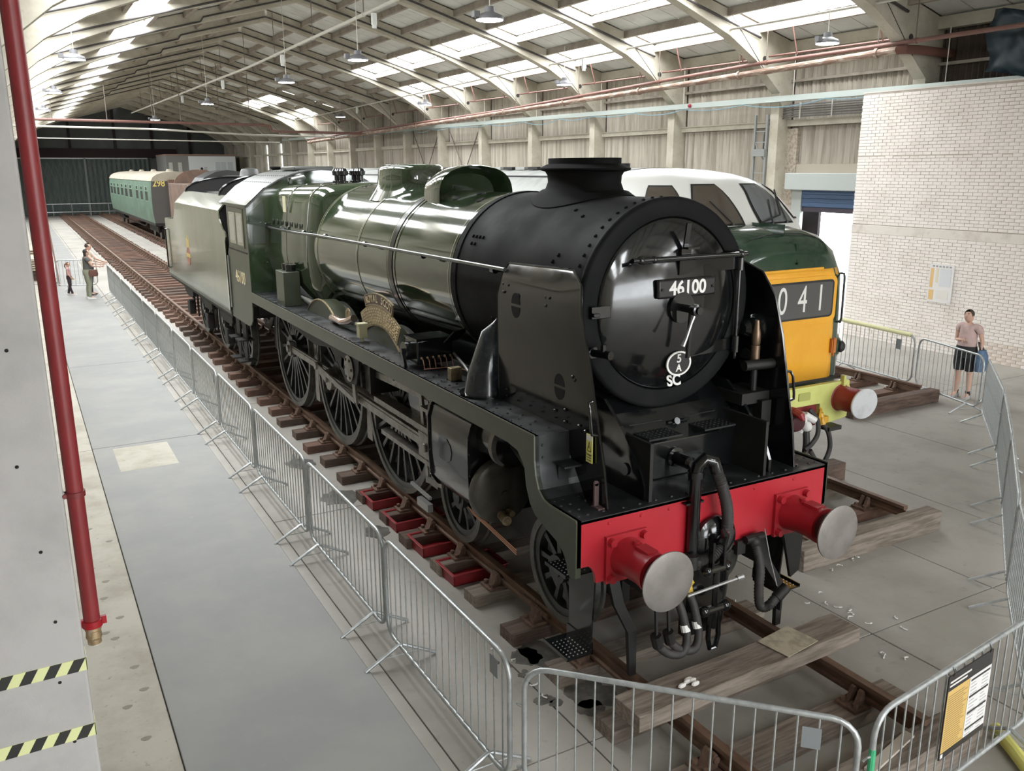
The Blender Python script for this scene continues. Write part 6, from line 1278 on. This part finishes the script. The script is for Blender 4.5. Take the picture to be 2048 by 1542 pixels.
def person(loc, rz, h, label, J, top, legs, hair, shoes, long_sleeve=False, leg_cut=None, hairlen=0.0, fat=1.0, top_cut=.90, ex=None, pony=False):
    e = empty('person', loc, rz, label, 'person'); k = h / 1.70
    e.scale = (k, k, k)
    V = []; E_ = []; ix = {}
    def v(n, p, r): ix[n] = len(V); V.append((*p, r)); return ix[n]
    def c(a, b_): E_.append((ix[a], ix[b_]))
    F = fat
    v('pel', (0, 0, .93), (.15 * F, .115 * F)); v('wai', (0, -.005, 1.08), (.135 * F, .105 * F)); v('che', (0, 0, 1.28), (.155 * F, .11 * F)); v('nk0', (0, .01, 1.41), (.085, .075)); v('nk', (0, .0, 1.475), .052)
    hx, hy = J.get('head', (0, -.015)); v('h0', (hx * .5, hy, 1.53), (.078, .090)); v('h1', (hx, hy - .005, 1.61), (.092, .110)); v('h2', (hx, hy, 1.68), (.068, .085))
    for a, b_ in (('pel', 'wai'), ('wai', 'che'), ('che', 'nk0'), ('nk0', 'nk'), ('nk', 'h0'), ('h0', 'h1'), ('h1', 'h2')): c(a, b_)
    for s, S_ in ((-1, 'l'), (1, 'r')):
        kn = J.get('kn' + S_, (s * .10, -.01, .50)); an = J.get('an' + S_, (s * .11, .03, .085)); 
        v('hip' + S_, (s * .09, 0, .86), .088 * F); v('th' + S_, tuple((Vector((s * .095, 0, .86)) * .5 + Vector(kn) * .5)), .078 * F); v('kn' + S_, kn, .055); v('cf' + S_, tuple(Vector(kn) * .6 + Vector(an) * .4 + Vector((0, .015, 0))), .055); v('an' + S_, an, .037); td = J.get('toe' + S_, (an[0] + s * .02, an[1] - .17, .03)); v('toe' + S_, td, .034)
        for a, b_ in (('pel', 'hip'), ('hip', 'th'), ('th', 'kn'), ('kn', 'cf'), ('cf', 'an'), ('an', 'toe')): c(a + (S_ if a != 'pel' else ''), b_ + S_)
        sh = (s * .175 * (F * .5 + .5), .01, 1.385); el = J.get('el' + S_, (s * .24, .03, 1.12)); wr_ = J.get('wr' + S_, (s * .25, -.04, .87)); d = (Vector(wr_) - Vector(el)).normalized()
        v('sh' + S_, sh, .058); v('ua' + S_, tuple(Vector(sh) * .5 + Vector(el) * .5), .046); v('el' + S_, el, .038); v('wr' + S_, wr_, .026); hd = Vector(wr_) + d * .075; v('hd' + S_, tuple(hd), (.032, .02))
        c('nk0', 'sh' + S_); c('sh' + S_, 'ua' + S_); c('ua' + S_, 'el' + S_); c('el' + S_, 'wr' + S_); c('wr' + S_, 'hd' + S_)
        sd = d.cross(Vector((1, 0, 0))); sd = sd.normalized() if sd.length > .1 else Vector((0, 1, 0)); nn = d.cross(sd)
        for q in range(4):
            f0 = hd + sd * (-.027 + .018 * q) + d * .02; f1 = f0 + d * (.045 - .006 * abs(q - 1.4)) + nn * -.006 * s; f2 = f1 + d * .03 + nn * -.014 * s
            v('f%d%s' % (q, S_), tuple(f1), .0085); v('g%d%s' % (q, S_), tuple(f2), .0075); c('hd' + S_, 'f%d%s' % (q, S_)); c('f%d%s' % (q, S_), 'g%d%s' % (q, S_))
        t0 = Vector(wr_) + d * .03 + sd * -.035; t1 = t0 + d * .045 + sd * -.015; v('t0' + S_, tuple(t0), .011); v('t1' + S_, tuple(t1), .009); c('wr' + S_, 't0' + S_); c('t0' + S_, 't1' + S_)
    def sub(names, grow, edges, cut=None):
        vv = []; mp = {}
        for n in names:
            x, y, z, r = V[ix[n]]; r = r if isinstance(r, tuple) else (r, r); g_ = grow(n) if callable(grow) else grow
            mp[n] = len(vv); vv.append((x, y, z, (r[0] + g_, r[1] + g_)))
        return vv, [(mp[a], mp[b_]) for a, b_ in edges]
    body = skin_mesh('body', V, E_, 0, 2); body.materials.append(M_skin); bo_ = link('body', body, e)
    tn = ['pel', 'wai', 'che', 'nk0', 'shl', 'ual', 'shr', 'uar'] + (['ell', 'wrl', 'elr', 'wrr'] if long_sleeve else []); te = [('pel', 'wai'), ('wai', 'che'), ('che', 'nk0'), ('nk0', 'shl'), ('shl', 'ual'), ('nk0', 'shr'), ('shr', 'uar')] + ([('ual', 'ell'), ('ell', 'wrl'), ('uar', 'elr'), ('elr', 'wrr')] if long_sleeve else [])
    vv, ee = sub(tn, .022, te); tm_ = skin_mesh('top', vv, ee, 0, 2); tm_.materials.append(top); link('top', tm_, e)
    lg_ = MB()     # trousers or shorts: two tapering legs joined by a seat
    lg_.loft([[(rx * F * math.cos(2*math.pi*q/20), ry * F * math.sin(2*math.pi*q/20), z) for q in range(20)] for rx, ry, z in ((.150, .118, 1.03), (.165, .130, .96), (.172, .135, .88), (.150, .115, .80))])
    for S_, s in (('l', -1), ('r', 1)):
        ch = [Vector(V[ix[n + S_]][:3]) for n in (('hip', 'th', 'kn') if leg_cut else ('hip', 'th', 'kn', 'cf', 'an'))]
        rr_ = [.098 * F, .094 * F, .088] if leg_cut else [.098 * F, .090 * F, .068, .062, .056]
        if leg_cut: ch[-1] = ch[1] * .25 + ch[2] * .75
        lg_.tube([ch[0] + Vector((-s * .02, 0, .06))] + ch, [.09 * F] + rr_, 16)
    lg_.build('legwear', legs, e, smooth=60)
    for S_ in 'lr':
        a = Vector(V[ix['an' + S_]][:3]); t = Vector(V[ix['toe' + S_]][:3]); dd = (t - a); dd.z = 0; dd.normalize()
        MB().loft([[a + dd * u + Vector((-dd.y, dd.x, 0)) * (w * sx_) + Vector((0, 0, zz - a.z)) for sx_, zz in ((-1, .0), (1, .0), (1, hh * .6), (.6, hh), (-.6, hh), (-1, hh * .6))] for u, w, hh in ((-.075, .034, .08), (-.03, .042, .105), (.05, .045, .08), (.13, .047, .055), (.19, .03, .035))]).build('shoe', shoes, e, smooth=50)
    hc = Vector((hx, hy, 1.62))
    g = []
    for j in range(7):     # hair cap: back and top of the head
        t = R(-25 + 115 * j / 6); g.append([hc + Vector((.088 * math.cos(t) * math.cos(R(a)), .106 * math.cos(t) * math.sin(R(a)) + .004, .098 * math.sin(t) + .005)) for a in range(-20 - int(25 * math.sin(max(t, 0))), 201 + int(25 * math.sin(max(t, 0))), 22)][:11])
    n_ = min(len(r_) for r_ in g); hm = MB().loft([r_[:n_] for r_ in g], closed=False)
    if hairlen: hm.loft([[hc + Vector((.075 * math.cos(R(a)), .085 * math.sin(R(a)) + .01, -.0 - hairlen * q)) for a in range(10, 171, 20)] for q in (0, .35, .7, 1)], closed=False)
    if pony: hm.tube([hc + Vector((0, .09, .02)), hc + Vector((0, .14, -.02)), hc + Vector((0, .15, -.12)), hc + Vector((0, .12, -.24))], [.03, .035, .032, .012], 8)
    ho = hm.build('hair', hair, e, smooth=60); md = ho.modifiers.new('s', 'SOLIDIFY'); md.thickness = .012
    fc = MB().loft([[hc + Vector(q) for q in ((-.012, -.088, .012), (.012, -.088, .012), (.016, -.09, -.025), (-.016, -.09, -.025))], [hc + Vector(q) for q in ((-.004, -.098, .005), (.004, -.098, .005), (.01, -.118, -.024), (-.01, -.118, -.024))]]); 
    for s in (-1, 1): fc.sphere(hc + Vector((s * .078, .005, -.01)), .022, 8, 6, (.4, .8, 1.3))
    fc.build('nose_and_ears', M_skin, e, smooth=60)
    for s in (-1, 1): MB().sphere(hc + Vector((s * .03, -.083, .012)), .011, 8, 6, (1.2, .6, .6)).build('eye', P('eye_dark', (.05, .035, .03), .3), e); MB().obox(hc + Vector((s * .032, -.088, .034)), (.016, 0, 0), (0, .004, 0), (0, 0, .004)).build('eyebrow', hair, e)
    MB().obox(hc + Vector((0, -.083, -.058)), (.022, 0, 0), (0, .005, 0), (0, 0, .005)).build('mouth', P('lips', (.42, .17, .15), .5), e)
    return e
M_pink = P('shirt_pink', (.55, .40, .37), .9, var=(12, (.48, .34, .32), .4, .6)); M_short = P('shorts_black', (.02, .02, .022), .85); M_hairb = P('hair_brown', (.055, .038, .028), .7); M_shoe = P('shoe_grey', (.40, .38, .38), .8); M_shoew = P('shoe_white', (.75, .73, .72), .7)
w1 = person((10.50, 4.72, 0), R(-85), 1.66, 'person in pale pink shirt and black shorts with a blue bag by the brick wall', {'ell': (-.20, -.02, 1.12), 'wrl': (.0, -.20, 1.16), 'elr': (.25, .06, 1.12), 'wrr': (.24, .02, .90), 'head': (-.02, -.02), 'knl': (-.09, -.03, .5), 'anl': (-.11, .0, .085), 'knr': (.1, .02, .5)}, M_pink, M_short, M_hairb, M_shoe, leg_cut=True, fat=1.22)
for s in (-1, 1): MB().cyl((s * .11, .02 + (-.02 if s < 0 else .02), .07), (s * .108, .02, .15), .043, n=12).build('sock', M_short, w1)
bg1 = empty('shoulder_bag', (10.55, 4.44, .56), R(-85), 'blue denim bag hanging at the side of the person in the pink shirt', 'bag')
MB().loft([rrect(.12, .07, 0, 0, 20, 2.4), rrect(.15, .09, 0, .10, 20, 2.4), rrect(.14, .09, 0, .28, 20, 2.4), rrect(.08, .05, 0, .40, 20, 2.4)]).build('bag_body', P('denim', (.075, .13, .22), .85, var=(20, (.12, .19, .30), .4, .6)), bg1, smooth=50)
MB().box(-.098, -.085, -.07, .07, .1, .26).build('bag_pocket', P('denim_pale', (.20, .28, .36), .85), bg1)
MB().tube([(.0, -.06, .38), (-.06, -.04, .50), (-.09, 0, .53), (-.06, .04, .50), (0, .06, .38)], .014, 6).build('bag_strap', P('strap_dark', (.05, .05, .06), .8), bg1)
M_khaki = P('top_beige', (.56, .50, .38), .9); M_jean = P('trousers_dark', (.06, .06, .065), .85); M_grn_t = P('top_dark_grey', (.10, .10, .095), .9); M_olive = P('trousers_olive', (.27, .28, .21), .9)
person((-2.66, 28.45, 0), R(75), 1.78, 'grown up in a beige top leaning on the far end of the barrier row', {'ell': (-.27, -.18, 1.18), 'wrl': (-.22, -.40, 1.10), 'elr': (.27, -.18, 1.18), 'wrr': (.20, -.40, 1.10), 'head': (0, -.05)}, M_khaki, M_jean, M_hairb, M_jean, fat=1.1)
w3 = person((-2.78, 27.45, 0), R(100), 1.66, 'grown up in dark top and olive trousers with long dark hair at the barrier', {'ell': (-.24, -.12, 1.14), 'wrl': (-.18, -.34, 1.12), 'elr': (.25, -.20, 1.20), 'wrr': (.20, -.46, 1.16), 'head': (0, -.03)}, M_grn_t, M_olive, P('hair_dark', (.028, .02, .018), .6), M_shoew, hairlen=.34, fat=1.12)
hb2 = empty('handbag', (-2.62, 27.20, .78), R(100), 'brown leather handbag worn by the long haired grown up', 'bag')
MB().loft([rrect(.13, .05, 0, 0, 20), rrect(.15, .07, 0, .08, 20), rrect(.13, .05, 0, .22, 20)]).build('bag_body', P('leather_brown', (.14, .06, .045), .5), hb2, smooth=50)
MB().tube([(0, -.12, .2), (-.05, -.1, .45), (-.12, -.02, .66), (-.2, .05, .45)], .014, 6).build('bag_strap', P('strap_pale', (.55, .52, .46), .7), hb2)
person((-3.30, 28.85, 0), R(80), 1.13, 'small child with red hair in pink top and dark leggings on the walkway', {'ell': (-.21, .0, 1.12), 'wrl': (-.20, -.12, .95), 'elr': (.21, .0, 1.12), 'wrr': (.20, -.12, .92), 'head': (0, -.02), 'anl': (-.08, -.10, .085), 'anr': (.1, .12, .085)}, P('top_pink_child', (.52, .30, .34), .9), P('leggings', (.035, .02, .03), .85), P('hair_red', (.20, .085, .05), .7), M_shoew, pony=True, fat=.95)
bpy.context.view_layer.update()
